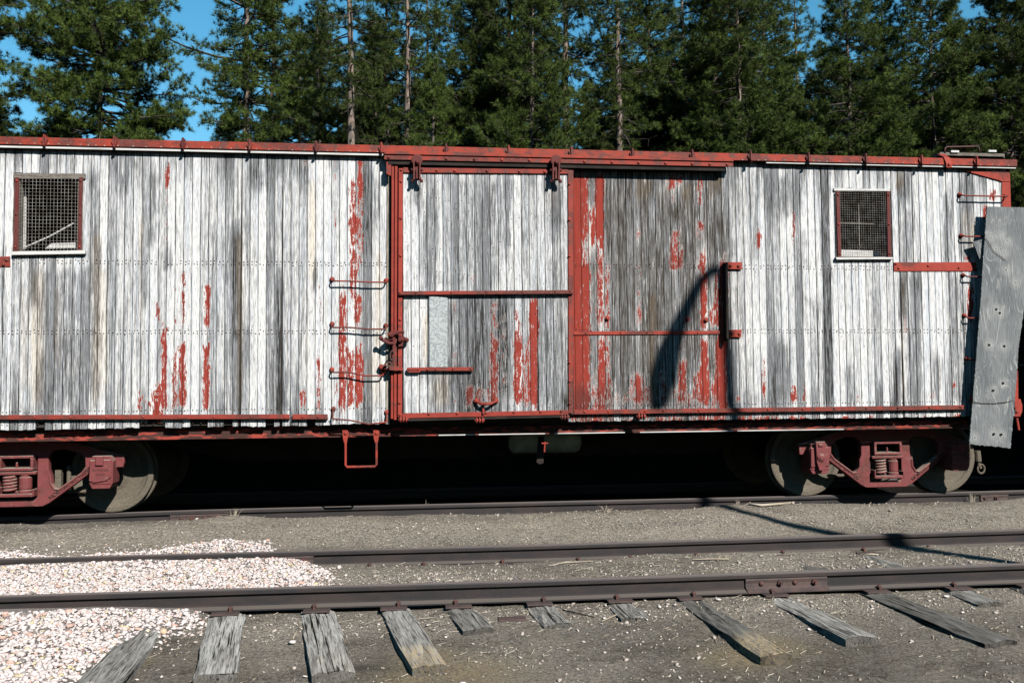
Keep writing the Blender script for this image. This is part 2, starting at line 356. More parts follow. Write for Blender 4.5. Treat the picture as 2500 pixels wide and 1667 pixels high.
WORG = {}
def mk(name, mb, mat, parent=None, bevel=0.0, smooth=False, attrs=None):
    me = bpy.data.meshes.new(name); me.from_pydata(mb.v, [], mb.f); me.validate(); me.update()
    if attrs:
        for k, vals in attrs.items():
            a = me.attributes.new(k, 'FLOAT', 'POINT'); a.data.foreach_set('value', np.asarray(vals, np.float32))
    if mat: me.materials.append(M[mat] if isinstance(mat, str) else mat)
    if smooth:
        me.polygons.foreach_set('use_smooth', [True]*len(me.polygons))
    o = bpy.data.objects.new(name, me); col.objects.link(o)
    if parent is not None:
        o.parent = parent; o.location = -WORG[parent.name]
    WORG[o.name] = Vector((0, 0, 0))
    if bevel:
        b = o.modifiers.new('bevel', 'BEVEL'); b.width = bevel; b.segments = 1; b.limit_method = 'ANGLE'
    return o
def npmesh(name, V, Fc, mat, attrs=None, parent=None, smooth=False):
    me = bpy.data.meshes.new(name); V = np.asarray(V, np.float32); Fc = np.asarray(Fc, np.int32); k = Fc.shape[1]
    me.vertices.add(len(V)); me.vertices.foreach_set('co', V.ravel())
    me.loops.add(Fc.size); me.loops.foreach_set('vertex_index', Fc.ravel())
    me.polygons.add(len(Fc)); me.polygons.foreach_set('loop_start', np.arange(0, Fc.size, k, dtype=np.int32))
    me.update(calc_edges=True)
    if attrs:
        for q, vals in attrs.items():
            a = me.attributes.new(q, 'FLOAT', 'POINT'); a.data.foreach_set('value', np.asarray(vals, np.float32))
    me.materials.append(M[mat])
    if smooth: me.polygons.foreach_set('use_smooth', np.ones(len(Fc), bool))
    o = bpy.data.objects.new(name, me); col.objects.link(o)
    if parent is not None: o.parent = parent; o.location = -WORG[parent.name]
    WORG[o.name] = Vector((0, 0, 0)); return o
def tag(o, label, cat, group=None):
    o['label'] = label; o['category'] = cat
    if group: o['group'] = group
    return o
def thing(name, loc, label, cat, group=None):
    o = bpy.data.objects.new(name, None); col.objects.link(o); o.location = loc; o.empty_display_size = 0.2
    WORG[o.name] = Vector(loc); return tag(o, label, cat, group)
def text(name, s, size, mat, parent, origin, xdir, ndir, ext=0.002):   # raised letters lying in the plane of xdir, facing ndir
    cu = bpy.data.curves.new(name, 'FONT'); cu.body = s; cu.size = size; cu.extrude = ext; cu.align_x = 'CENTER'; cu.align_y = 'CENTER'
    tmp = bpy.data.objects.new('tmp', cu); col.objects.link(tmp)
    dg = bpy.context.evaluated_depsgraph_get(); me = bpy.data.meshes.new_from_object(tmp.evaluated_get(dg))
    bpy.data.objects.remove(tmp); bpy.data.curves.remove(cu)
    x = Vector(xdir).normalized(); nn = Vector(ndir).normalized(); y = nn.cross(x)
    mat4 = Matrix(((x.x, y.x, nn.x, origin[0]), (x.y, y.y, nn.y, origin[1]), (x.z, y.z, nn.z, origin[2]), (0, 0, 0, 1)))
    me.transform(mat4); me.name = name; me.materials.clear(); me.materials.append(M[mat])
    o = bpy.data.objects.new(name, me); col.objects.link(o); o.parent = parent; o.location = -WORG[parent.name]; WORG[o.name] = Vector((0, 0, 0))
    return o

# ------------------------------------------------------------------ ground
def sstep(x, a, b): t = np.clip((x-a)/(b-a), 0, 1); return t*t*(3-2*t)
def vnoise(X, Y, s, seed):
    g = np.random.default_rng(seed).random((256, 256)); x = X/s; y = Y/s
    xi = np.floor(x).astype(int); yi = np.floor(y).astype(int); fx = x-xi; fy = y-yi; fx = fx*fx*(3-2*fx); fy = fy*fy*(3-2*fy)
    G = lambda a, b: g[a % 256, b % 256]
    return (G(xi, yi)*(1-fx)+G(xi+1, yi)*fx)*(1-fy)+(G(xi, yi+1)*(1-fx)+G(xi+1, yi+1)*fx)*fy - 0.5
def inpoly(x, y, P):
    c = np.zeros(x.shape, bool); n = len(P)
    for i in range(n):
        x1, y1 = P[i]; x2, y2 = P[(i+1) % n]
        with np.errstate(divide='ignore', invalid='ignore'):
            c ^= ((y1 > y) != (y2 > y)) & (x < (x2-x1)*(y-y1)/(y2-y1)+x1)
    return c
Pb = [(-900,1352),(0,1347),(140,1354),(330,1347),(430,1337),(560,1326),(640,1328),(700,1348),(700,1378),(-900,1412)]
Pm = [(-900,1400),(700,1366),(760,1374),(812,1398),(770,1428),(700,1443),(-900,1500)]
Pf = [(-900,1470),(470,1480),(505,1497),(470,1530),(390,1545),(330,1572),(262,1602),(190,1636),(110,1700),(-900,2100)]
def pxy(X, Y, Z):
    dx, dy, dz = X-CAM[0], Y-CAM[1], Z-CAM[2]; d = dx*fw[0]+dy*fw[1]+dz*fw[2]; d = np.where(d < 0.3, 0.3, d)
    return CX+F*(dx*RT[0]+dy*RT[1]+dz*RT[2])/d, CY-F*(dx*UP[0]+dy*UP[1]+dz*UP[2])/d
def base_h(X, Y):
    yk = [-400,-20,-6,-3.4,-2.95,-2.5,-1.8,-1.0,-0.55,0.05,0.45,0.75,2.0,2.7,3.5,8,60,900]
    zk = [-0.6,-0.5,-0.425,-0.398,-0.370,-0.356,-0.345,-0.315,-0.24,-0.13,-0.085,-0.13,-0.13,-0.05,1.15,1.2,2.2,6]  # steep bank behind the car added so the view underneath ends in shadow
    h = np.interp(Y, yk, zk)
    h = h - 0.016*np.clip((X-2.0)/1.5, 0, 1)*(Y > -2.4)*(Y < -1.1)
    near = np.exp(-((np.maximum(np.abs(X)-8, 0))/6)**2)
    h = h + near*(vnoise(X, Y, 1.3, 1)*0.035 + vnoise(X, Y, 0.45, 2)*0.022 + vnoise(X, Y, 0.16, 3)*0.012)
    # soil drifted against the rail under the car
    h = h + 0.035*np.exp(-((Y-0.45)/0.16)**2)*vnoise(X, Y*0+3, 0.9, 5)*2
    return h
gx = np.concatenate([-np.geomspace(6.2, 900, 40)[::-1], np.arange(-6.0, 8.61, 0.036), np.geomspace(8.8, 900, 36)])
gy = np.concatenate([-np.geomspace(6.6, 400, 26)[::-1], np.arange(-6.5, 0.9, 0.036), np.arange(0.95, 5, 0.12), np.geomspace(5.2, 900, 40)])
GX, GY = np.meshgrid(gx, gy); H = base_h(GX, GY)
px_, py_ = pxy(GX, GY, -0.27); inside = (GY < 0.3)
def ingravel(X, Y, j1=0, j2=0):
    r = np.zeros(np.shape(X), bool)
    for Z, P in ((-0.20, Pb), (-0.27, Pm), (-0.36, Pf)):
        a, b = pxy(X, Y, Z); r |= inpoly(a+j1, b+j2, P) & ((Y > -1.05) if P is Pb else (Y < -0.9))
    return r
mk_ = (ingravel(GX, GY) & inside & (GY > -6.4)).astype(float)
for _ in range(6):
    q = mk_.copy(); q[1:-1, 1:-1] = (mk_[1:-1, 1:-1]*2+mk_[:-2, 1:-1]+mk_[2:, 1:-1]+mk_[1:-1, :-2]+mk_[1:-1, 2:])/6; mk_ = q
lift = np.interp(GY, [-6, -3.3, -2.7, -2.4, -1.0, -0.5], [0.0, 0.005, 0.03, 0.055, 0.060, 0.03])
leftmore = np.interp(GX, [-4, -1.5, 0], [0.025, 0.012, 0])
H = H + mk_*(lift+leftmore*(GY > -2.9))
def hat(X, Y):      # height of the finished ground
    X = np.asarray(X, float); Y = np.asarray(Y, float)
    i = np.clip(np.searchsorted(gx, X)-1, 0, len(gx)-2); j = np.clip(np.searchsorted(gy, Y)-1, 0, len(gy)-2)
    fx = (X-gx[i])/(gx[i+1]-gx[i]); fy = (Y-gy[j])/(gy[j+1]-gy[j])
    return (H[j, i]*(1-fx)+H[j, i+1]*fx)*(1-fy)+(H[j+1, i]*(1-fx)+H[j+1, i+1]*fx)*fy
straw = np.clip(np.exp(-((GY+0.12)/0.42)**2)*1.15 + np.exp(-((GY+1.75)/0.6)**2)*0.75 + np.exp(-((GY+2.85)/0.25)**2)*0.5 + 0.12 + vnoise(GX, GY, 0.8, 8)*0.9, 0, 1)
straw *= np.where(np.abs(GX) < 12, 1, 0.3)
sand = np.zeros_like(H)
for (a, b, rr) in [(1050,1605,0.22),(1150,1640,0.30),(1880,1575,0.24),(1800,1600,0.25),(1000,1655,0.2),(330,1610,0.1)]:
    P = onZ(a, b, -0.4); sand = np.maximum(sand, np.exp(-((GX-P[0])**2+(GY-P[1])**2)/rr**2)*0.95)
nx, ny = len(gx), len(gy); idx = np.arange(nx*ny).reshape(ny, nx)
Fc = np.stack([idx[:-1, :-1], idx[:-1, 1:], idx[1:, 1:], idx[1:, :-1]], -1).reshape(-1, 4)
g = npmesh('ground', np.stack([GX, GY, H], -1).reshape(-1, 3), Fc, 'ground', {'straw': straw.ravel(), 'sand': sand.ravel(), 'dust': (sstep(mk_, .6, 1.)*.85).ravel(), 'car_shade': (sstep(GY, 0.62, 0.85)*(1-sstep(GY, 6, 9))).ravel()}, smooth=True)
g['kind'] = 'structure'

# ------------------------------------------------------------------ stones, chips and straw lying about (uncountable)
def blob(n_sub):
    t = (1+5**0.5)/2
    v = np.array([(-1,t,0),(1,t,0),(-1,-t,0),(1,-t,0),(0,-1,t),(0,1,t),(0,-1,-t),(0,1,-t),(t,0,-1),(t,0,1),(-t,0,-1),(-t,0,1)], float); v /= np.linalg.norm(v[0])
    f = np.array([(0,11,5),(0,5,1),(0,1,7),(0,7,10),(0,10,11),(1,5,9),(5,11,4),(11,10,2),(10,7,6),(7,1,8),(3,9,4),(3,4,2),(3,2,6),(3,6,8),(3,8,9),(4,9,5),(2,4,11),(6,2,10),(8,6,7),(9,8,1)])
    return v, f
def rotm(n):
    q = rng.normal(size=(n, 4)); q /= np.linalg.norm(q, axis=1)[:, None]; a, b, c, d = q.T
    return np.stack([np.stack([1-2*(c*c+d*d), 2*(b*c-a*d), 2*(b*d+a*c)], -1), np.stack([2*(b*c+a*d), 1-2*(b*b+d*d), 2*(c*d-a*b)], -1), np.stack([2*(b*d-a*c), 2*(c*d+a*b), 1-2*(b*b+c*c)], -1)], 1)
def scatter(name, mat, X, Y, size, flat=0.7, tint=None, lift=0.25, label=None, cat=None):
    n = len(X); bv, bf = blob(0)
    sh = 1+rng.uniform(-0.28, 0.28, (n, 12)); V = bv[None]*sh[..., None]
    V = V*np.stack([rng.uniform(0.8, 1.35, n), rng.uniform(0.6, 1.0, n), rng.uniform(0.4, 0.8, n)], -1)[:, None, :]
    V = np.einsum('nij,nkj->nki', rotm(n), V); V[..., 2] *= flat
    V = V*size[:, None, None]*0.5; Z = hat(X, Y)+size*lift
    V += np.stack([X, Y, Z], -1)[:, None, :]
    Fa = (bf[None]+(np.arange(n)*12)[:, None, None]).reshape(-1, 3)
    o = npmesh(name, V.reshape(-1, 3), Fa, mat, {'tint': np.repeat(tint if tint is not None else rng.random(n), 12)})
    o['kind'] = 'stuff'; tag(o, label, cat); return o
RAILY = [(-2.455, 0), (-0.955, 0), (0.64, 0)]
def clear_rail(X, Y, m=0.05): return (np.abs(Y+2.48) > m) & (np.abs(Y+0.97) > m)
n = 125000
X = rng.uniform(-6.0, 1.2, n); Y = rng.uniform(-5.2, -0.3, n); a, b = pxy(X, Y, -0.27)
kk_ = np.where(rng.random(n) < .16, 3.2, 1.1); j1, j2 = rng.normal(0, 16, n)*kk_, rng.normal(0, 5, n)*kk_
ins = ingravel(X, Y, j1, j2)
ok = ins & clear_rail(X, Y) & (a > -350)
X, Y = X[ok], Y[ok]; sz = np.clip(rng.lognormal(math.log(0.0235), 0.40, len(X)), 0.008, 0.06)*np.interp(Y, [-4, -2.5, -1], [1.15, 1.05, .85])
scatter('pink_ballast', 'stone', X, Y, sz, 0.6, None, 0.20, 'heap of pale pink crushed stone ballast around the rails at the left', 'gravel')
n = 60000
X = rng.uniform(-4.5, 7.5, n); Y = rng.uniform(-4.6, 0.5, n)
dens = np.clip(0.04+0.30*np.clip(vnoise(X, Y, 0.5, 77)*2.2-.15, 0, 1)+0.95*np.exp(-((Y+1.75)/0.5)**2)*(vnoise(X, Y, 0.7, 21)+0.55)*1.4+0.5*np.exp(-((Y+0.05)/0.16)**2)*(.6+vnoise(X, Y, 1.1, 5))+0.45*np.exp(-((Y+2.85)/0.25)**2), 0, 1)
ok = (rng.random(n) < dens) & clear_rail(X, Y, 0.07)
X, Y = X[ok], Y[ok]; sz = np.clip(rng.lognormal(math.log(0.0115), 0.55, len(X)), 0.005, 0.05)
scatter('pale_stone_chips', 'chip', X, Y, sz, 0.6, None, 0.15, 'small pale stone chips and wood bits strewn over the dirt between the tracks', 'gravel')
big = [(1575,1492,.05),(1585,1500,.05),(1610,1483,.06),(1628,1480,.055),(1648,1478,.06),(1655,1490,.05),(1600,1505,.05),(1580,1510,.045),(1630,1498,.05),(1475,1505,.06),(1470,1515,.045),(1530,1532,.06),(1548,1528,.045),(1752,1468,.07),(1790,1472,.04),(1318,1600,.03),(860,1450,.05),(715,1560,.08),(745,1632,.05),(748,1655,.055),(1045,1520,.05),(1088,1543,.06),(610,1502,.05),(490,1545,.05),(335,1640,.07),(395,1632,.06),(1980,1470,.06),(2310,1455,.06),(2350,1488,.07),(1865,1492,.06),(1975,1523,.05),(2200,1535,.03),(1395,1430,.05),(1790,1385,.06),(1960,1360,.05),(2060,1378,.06),(2120,1385,.05),(2110,1368,.04),(2390,1362,.05),(1100,1310,.04),(480,1330,.06),(770,1300,.07),(1130,1655,.07)]
bx = np.array([onZ(a, b, -0.36)[:2] for a, b, _ in big]); bs = np.array([c*0.72*rnd.uniform(.6, 1.1) for *_, c in big])
scatter('loose_pale_stones', 'stone', bx[:, 0], bx[:, 1], bs, 0.5, np.full(len(bs), 0.2), 0.3, 'loose whitish stones lying scattered on the dirt beside the near rail', 'gravel')
n = 26000
X = rng.uniform(-4.5, 7.5, n); Y = rng.uniform(-4.8, 0.58, n)
dens = np.clip(0.22+0.5*np.exp(-((Y+1.75)/0.55)**2)+0.8*np.exp(-((Y+0.2)/0.35)**2)+0.6*np.exp(-((Y+2.8)/0.2)**2)+vnoise(X, Y, 0.6, 31)*0.7, 0.03, 1)
pa, pb_ = pxy(X, Y, -0.27); ok = (rng.random(n) < dens) & ~ingravel(X, Y) & clear_rail(X, Y, 0.07)
X, Y = X[ok], Y[ok]; n = len(X); L = np.clip(rng.lognormal(math.log(0.032), 0.5, n), 0.010, 0.14); an = rng.uniform(0, math.pi, n)
wd = 0.0011+rng.random(n)*0.0014; Z = hat(X, Y)+0.004; dx, dy = np.cos(an)*L/2, np.sin(an)*L/2; qx, qy = -np.sin(an)*wd, np.cos(an)*wd; tl = rng.normal(0, 0.14, n)*L
V = np.stack([np.stack([X-dx-qx, Y-dy-qy, Z-tl*0.3], -1), np.stack([X+dx-qx, Y+dy-qy, Z+np.abs(tl)], -1), np.stack([X+dx+qx, Y+dy+qy, Z+np.abs(tl)+wd], -1), np.stack([X-dx+qx, Y-dy+qy, Z-tl*0.3+wd], -1)], 1)
o = npmesh('dry_straw', V.reshape(-1, 3), np.arange(n*4).reshape(-1, 4), 'straw'); o['kind'] = 'stuff'
tag(o, 'dry straw, needles and splinters littering the dirt between and beside the rails', 'straw')
def weeds(px, py, Z, nblade, hgt, spread, seed):
    r = random.Random(seed); P = onZ(px, py, Z); mb = MB()
    for i in range(nblade):
        x = P[0]+r.gauss(0, spread*0.3); y = P[1]+r.gauss(0, spread*0.3); z = float(hat(x, y)); h = hgt*r.uniform(0.4, 1.1)
        dx, dy = r.gauss(0, spread), r.gauss(0, spread); ww = 0.0014
        mb.add([(x-ww, y, z-0.01), (x+ww, y, z-0.01), (x+dx*0.5+ww, y+dy*0.5, z+h*0.65), (x+dx*0.5-ww, y+dy*0.5, z+h*0.65), (x+dx, y+dy, z+h)], [(0, 1, 2, 3), (3, 2, 4)])
    return mb
for i, (px, py, Z, nb, h, s, lab) in enumerate([
    (1800,1235,-0.1,9,0.10,0.03,'thin dry weed standing against the car rail, left of the fallen white branch'),
    (2010,1228,-0.1,30,0.07,0.07,'low tuft of straw coloured grass by the car rail under the right truck'),
    (2370,1222,-0.1,16,0.12,0.05,'upright tuft of dry grass by the car rail below the plywood sheet'),
    (1480,1262,-0.15,20,0.10,0.05,'pale spiky grass tuft on the dirt strip under the middle of the car'),
    (1290,1285,-0.2,26,0.07,0.05,'small grey grass tuft flattened on the dirt left of the long shadow'),
    (2180,1335,-0.33,26,0.16,0.08,'clump of bleached grass stems caught against the far rail at the right'),
    (575,1275,-0.12,18,0.08,0.05,'small dry tuft on the dirt in front of the left joint bar'),
    (1040,1245,-0.1,8,0.14,0.02,'single thin weed stalk rising before the car rail'),
    (2290,1430,-0.37,18,0.10,0.05,'short dry grass tuft beside the near rail at the far right')]):
    tag(mk('grass_tuft', weeds(px, py, Z, nb, h, s, 90+i), 'straw'), lab, 'grass', 'dry grass tufts along the tracks')
def stick(name, pts, r, mat, lab, cat='stick'):
    P = []
    for a, b, dz in pts:
        q = onZ(a, b, -0.25 if b < 1320 else -0.36); z = float(hat(q[0], q[1])); q = onZ(a, b, z); P.append((q[0], q[1], float(hat(q[0], q[1]))+dz))
    tag(mk(name, MB().tube(P, r, 6), mat, smooth=True), lab, cat)
stick('fallen_branch', [(1828,1243,.02),(1860,1245,.022),(1905,1244,.025),(1938,1238,.03),(1955,1232,.05)], [0.010,0.016,0.014,0.010,0.004], 'straw', 'bleached white fallen branch lying by the car rail left of the right truck')
stick('twig', [(1340,1382,.01),(1375,1377,.012),(1445,1370,.015)], 0.005, 'straw', 'long bleached twig lying against the foot of the far rail')
stick('twig', [(1690,1362,.012),(1740,1358,.014),(1780,1355,.012)], 0.007, 'straw', 'pale split stick lying under the far rail, right of centre')
stick('twig', [(1470,1523,.01),(1505,1507,.015)], [.004,.007], 'straw', 'short white stick beside the end of a short tie')
stick('twig', [(1375,1492,.01),(1410,1500,.012),(1450,1510,.01)], 0.005, 'twig', 'thin dark twig between two short ties in the middle')
stick('twig', [(715,1565,.01),(728,1540,.012)], [.004,.009], 'straw', 'whitish bark piece left of the broad third tie')
stick('twig', [(2105,1345,.01),(2128,1341,.015),(2145,1343,.012)], [.005,.009,.004], 'straw', 'short thick white stick by the spikes of the far rail at the right')

# ------------------------------------------------------------------ rails, ties
PROF = [(-0.070,0),(0.070,0),(0.070,0.010),(0.022,0.026),(0.0085,0.036),(0.0085,0.100),(0.030,0.108),(0.035,0.113),(0.035,0.137),(0.030,0.146),(0.012,0.150),(-0.012,0.150),(-0.030,0.146),(-0.035,0.137),(-0.035,0.113),(-0.030,0.108),(-0.0085,0.100),(-0.0085,0.036),(-0.022,0.026),(-0.070,0.010)]
def rail(pts, label, scale=1.0):
    xs = np.arange(-30, 34.01, 0.5); xs = np.unique(np.concatenate([xs, np.arange(-7, 10, 0.25)]))
    yy = np.interp(xs, [p[0] for p in pts], [p[1] for p in pts]); zz = np.interp(xs, [p[0] for p in pts], [p[2] for p in pts])
    for _ in range(8):
        yy[1:-1] = (yy[:-2]+2*yy[1:-1]+yy[2:])/4; zz[1:-1] = (zz[:-2]+2*zz[1:-1]+zz[2:])/4
    V = []; Fq = []; n = len(PROF); tr = []
    for x, y, z in zip(xs, yy, zz):
        for a, b in PROF: V.append((x, y+a*scale, z-0.150*scale+b*scale)); tr.append(1.0 if b > 0.13 else 0.0)
    for i in range(len(xs)-1):
        for j in range(n): Fq.append((i*n+j, i*n+(j+1) % n, (i+1)*n+(j+1) % n, (i+1)*n+j))
    mb = MB(); mb.v = V; mb.f = [q[::-1] for q in Fq]
    o = mk('rail', mb, 'rail', attrs={'tread': tr}); tag(o, label, 'rail')
    o['yz'] = 0
    return o, (lambda x: float(np.interp(x, xs, yy))), (lambda x: float(np.interp(x, xs, zz)))
def cen(pts, Z): return [(onZ(a, b, Z)[0], onZ(a, b, Z)[1]+0.012, Z) for a, b in pts]
ZR = -0.18
near_pts = [(-40, -2.44, ZR)] + [(x, y+0.0, ZR) for x, y in [(-2.9, -2.435), (-0.9, -2.465), (0.95, -2.515), (2.9, -2.515), (5.0, -2.51)]] + [(40, -2.45, ZR)]
far_pts = [(-40, -0.93, ZR)] + [(-3.5, -0.925, ZR), (-1.07, -0.975, ZR), (1.16, -1.02, ZR), (3.5, -0.995, ZR), (6.1, -0.94, ZR)] + [(40, -0.9, ZR)]
rn, ny_, nz_ = rail(near_pts, 'nearest rusty brown rail, crossing the dirt above the protruding tie ends')
rf, fy_, fz_ = rail(far_pts, 'second rusty rail, between the nearest rail and the dirt strip before the car')
car_pts = [(-40, 0.64, -0.03), (-5, 0.64, -0.035), (-3.5, 0.64, -0.022), (-2.6, 0.64, -0.002), (-1.3, 0.64, 0), (1.4, 0.64, 0.0), (4.4, 0.64, -0.004), (7.3, 0.64, 0.0), (40, 0.64, 0)]
rc, cy_, cz_ = rail(car_pts, 'half buried rail directly under the near wheels of the boxcar')
rb, by_, bz_ = rail([(-40, 2.145, 0), (40, 2.145, 0)], 'hidden rail in deep shadow under the far wheels of the boxcar')

def joint_bar(par, yf, zf, x0, x1, bolts, face=-1, mat='plate'):
    mb = MB(); xs = np.linspace(x0, x1, 6); prof = [(0.009, 0.102), (0.026, 0.107), (0.030, 0.095), (0.024, 0.070), (0.026, 0.045), (0.045, 0.030), (0.074, 0.016), (0.074, 0.004), (0.009, 0.012)]
    n = len(prof)
    for x in xs:
        for a, b in prof: mb.v.append((x, yf(x)+face*a, zf(x)-0.15+b))
    for i in range(len(xs)-1):
        for j in range(n): mb.f.append((i*n+j, (i+1)*n+j, (i+1)*n+(j+1) % n, i*n+(j+1) % n))
    mb.f.append(tuple(range(n))); mb.f.append(tuple((len(xs)-1)*n+j for j in range(n))[::-1])
    jb = mk('joint_bar', mb, mat, par)
    for i, x in enumerate(bolts):
        b = MB()
        if i % 2 == 0: b.bolt(x, yf(x)-0.026, zf(x)-0.15+0.068, 0.020, 0.018)
        else:
            b.lathe((x, yf(x)-0.024, zf(x)-0.15+0.068), (0, -1, 0), [(0, 0.022), (0.022, 0.022), (0.022, 0.011), (0.042, 0.011)], 6)
        mk('bolt', b, 'iron', jb)
    return jb
def xr(px, py, yy, zz):   # X on a rail from a pixel
    return onY(px, py, yy-0.03)[0]
joint_bar(rn, ny_, nz_, xr(1821,1420,-2.515,0), xr(2020,1420,-2.515,0), [xr(q,1425,-2.515,0) for q in (1859,1904,1941,1988)])
joint_bar(rf, fy_, fz_, xr(560,1365,-0.99,0), xr(765,1360,-0.99,0), [xr(q,1365,-0.99,0) for q in (600,650,700,740)])
joint_bar(rc, cy_, cz_, xr(415,1255,0.64,0), xr(557,1252,0.64,0), [xr(q,1255,0.64,0) for q in (442,468,500,529)])
joint_bar(rc, cy_, cz_, xr(2395,1215,0.64,0), xr(2462,1213,0.64,0), [xr(q,1213,0.64,0) for q in (2405,2431)])

def tie_mesh(L, W, Hh, seed, rag=0.02):
    r = random.Random(seed); mb = MB(); ny = 16; prof_n = 7
    for i in range(ny+1):
        t = i/ny; y = t*L
        for j in range(prof_n):
            u = j/(prof_n-1); x = (u-0.5)*W
            z = -0.004*(abs(u-0.5)*2)**4*4+r.gauss(0, 0.0035)
            if 0 < j < prof_n-1 and r.random() < 0.12: z -= 0.012
            yy = y+(r.uniform(-rag, rag) if i in (0, ny) else 0)
            xe = x+(r.gauss(0, 0.005) if j in (0, prof_n-1) else 0)
            mb.v.append((xe, yy, z))
    n = prof_n
    for i in range(ny):
        for j in range(n-1): a = i*n+j; mb.f.append((a, a+1, a+n+1, a+n))
    k = len(mb.v)
    for i in range(ny+1):
        for j in (0, n-1):
            q = mb.v[i*n+j]; mb.v.append((q[0], q[1], -Hh))
    for i in range(ny):
        a, b = i*n, (i+1)*n; c, d = k+i*2, k+(i+1)*2; mb.f.append((a, b, d, c)); mb.f.append((a+n-1, c+1, d+1, b+n-1))
    mb.f.append((*range(n), k+1, k)[:n]+(k+1, k)); e = ny*n; mb.f.append(tuple(range(e, e+n))[::-1]+(k+2*ny, k+2*ny+1))
    return mb
TIES = [  # near end seen at pixel (left corner, right corner), age, sand, label
    ((175,1668),(296,1662),(360,1527),.25,.0,'weathered grey tie running out of the pink ballast at the far left'),
    ((469,1647),(579,1638),(552,1510),.0,.0,'pale silvery tie with a deep split, just right of the pink ballast'),
    ((761,1641),(867,1632),(780,1500),.12,.15,'broad grey tie with long drying cracks, third from the left'),
    ((1005,1626),(1093,1617),(969,1491),.15,.9,'long grey tie with yellow sawdust on its near end'),
    ((1129,1532),(1206,1528),(1131,1489),.45,.0,'short dark cracked tie end, right of the tie dusted with sawdust'),
    ((1325,1522),(1398,1517),(1328,1484),.4,.0,'short squared tie end in the middle, nearest the rusty plate on the dirt'),
    ((1519,1507),(1587,1501),(1522,1475),.35,.0,'short fine grained tie end beside the scatter of white stones'),
    ((1855,1596),(1930,1590),(1693,1466),.7,.9,'long rotten dark tie with ragged splits and sand on its end'),
    ((2065,1553),(2144,1548),(1914,1462),.1,.0,'long silver grey tie under the rail joint'),
    ((2396,1563),(2482,1557),(2153,1449),.75,.0,'long blackened tie with deep grooves at the lower right'),
    ((2393,1471),(2443,1465),(2348,1441),.35,.0,'short pale tie end at the right below the nearest rail'),
    ((2660,1500),(2730,1494),(2480,1420),.6,.0,'tie at the right picture edge, only its plate showing'),
]
ZT = ZR-0.150-0.014
for i, (a, b, tc, age, sd, lab) in enumerate(TIES):
    P = onZ(*a, ZT); Q = onZ(*b, ZT); x0 = (P[0]+Q[0])/2; y0 = (P[1]+Q[1])/2; T_ = onZ(*tc, ZT)
    ang = max(-.32, min(.32, math.atan2(x0-T_[0], T_[1]-y0))); W = max(0.2, min(0.25, Q[0]-P[0]))
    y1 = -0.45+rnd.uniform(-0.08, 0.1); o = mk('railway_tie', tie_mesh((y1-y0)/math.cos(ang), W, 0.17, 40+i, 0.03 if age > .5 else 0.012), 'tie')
    print('tie', i, round(math.degrees(ang), 1))
    o.location = (x0, y0, ZT-0.001); o.rotation_euler.z = ang; WORG[o.name] = Vector((x0, y0, ZT-0.001)); xc = x0-(ny_(x0)-y0)*math.tan(ang)
    o['age'] = float(age); o['sand'] = float(sd); tag(o, lab, 'railway tie', 'ties under the front track')
    yr = ny_(xc); pl = MB(); pw = 0.098
    pl.box(xc-pw, xc+pw, yr-0.150, yr+0.13, ZT+0.002, ZT+0.0135)
    kids = []; tp = mk('tie_plate', pl, 'plate', o, 0.002); kids.append(tp)
    for dx, side in ((0.035 if i % 2 else -0.02, -1), (-0.04, 1)):
        s = MB(); yy = yr+side*0.086; s.box(xc+dx-0.009, xc+dx+0.009, yy-0.009, yy+0.009, ZT+0.01, ZT+0.036); s.lathe((xc+dx, yy-side*0.010, ZT+0.034), (0, 0, 1), [(0, 0.019), (0.008, 0.020), (0.017, 0.011)], 7)
        kids.append(mk('spike', s, 'iron', o))
    yr = fy_(xc); xc = x0-(yr-y0)*math.tan(ang); s = MB(); s.box(xc-pw, xc+pw, yr-0.14, yr-0.072, ZT+0.002, ZT+0.013); kids.append(mk('tie_plate', s, 'plate', o))
    s = MB(); yy = yr-0.086; s.box(xc-0.009, xc+0.009, yy-0.009, yy+0.009, ZT+0.01, ZT+0.036); s.lathe((xc, yy+0.01, ZT+0.034), (0, 0, 1), [(0, 0.019), (0.008, 0.02), (0.017, 0.011)], 7); kids.append(mk('spike', s, 'iron', o))
    for q_ in kids: q_.rotation_euler.z = -ang; q_.location = Matrix.Rotation(-ang, 3, 'Z') @ (-WORG[o.name])
P = onZ(1250, 1515, -0.38); z = float(hat(P[0], P[1]))
tag(mk('steel_plate', MB().box(P[0]-0.10, P[0]+0.10, P[1]-0.045, P[1]+0.05, z-0.006, z+0.014), 'plate', bevel=0.003), 'loose rusty steel plate lying on the dirt before the middle short tie', 'plate')

# ------------------------------------------------------------------ the boxcar
YW = 0.0
X0, X1 = -9.2, 6.80                   # car ends (the left end lies outside the picture)
ZT_, ZB = 3.79, 0.90
car = thing('boxcar', (1.0, 1.4, 0.0), 'old wooden boxcar with peeling red paint on grey boards and a sliding door', 'boxcar')
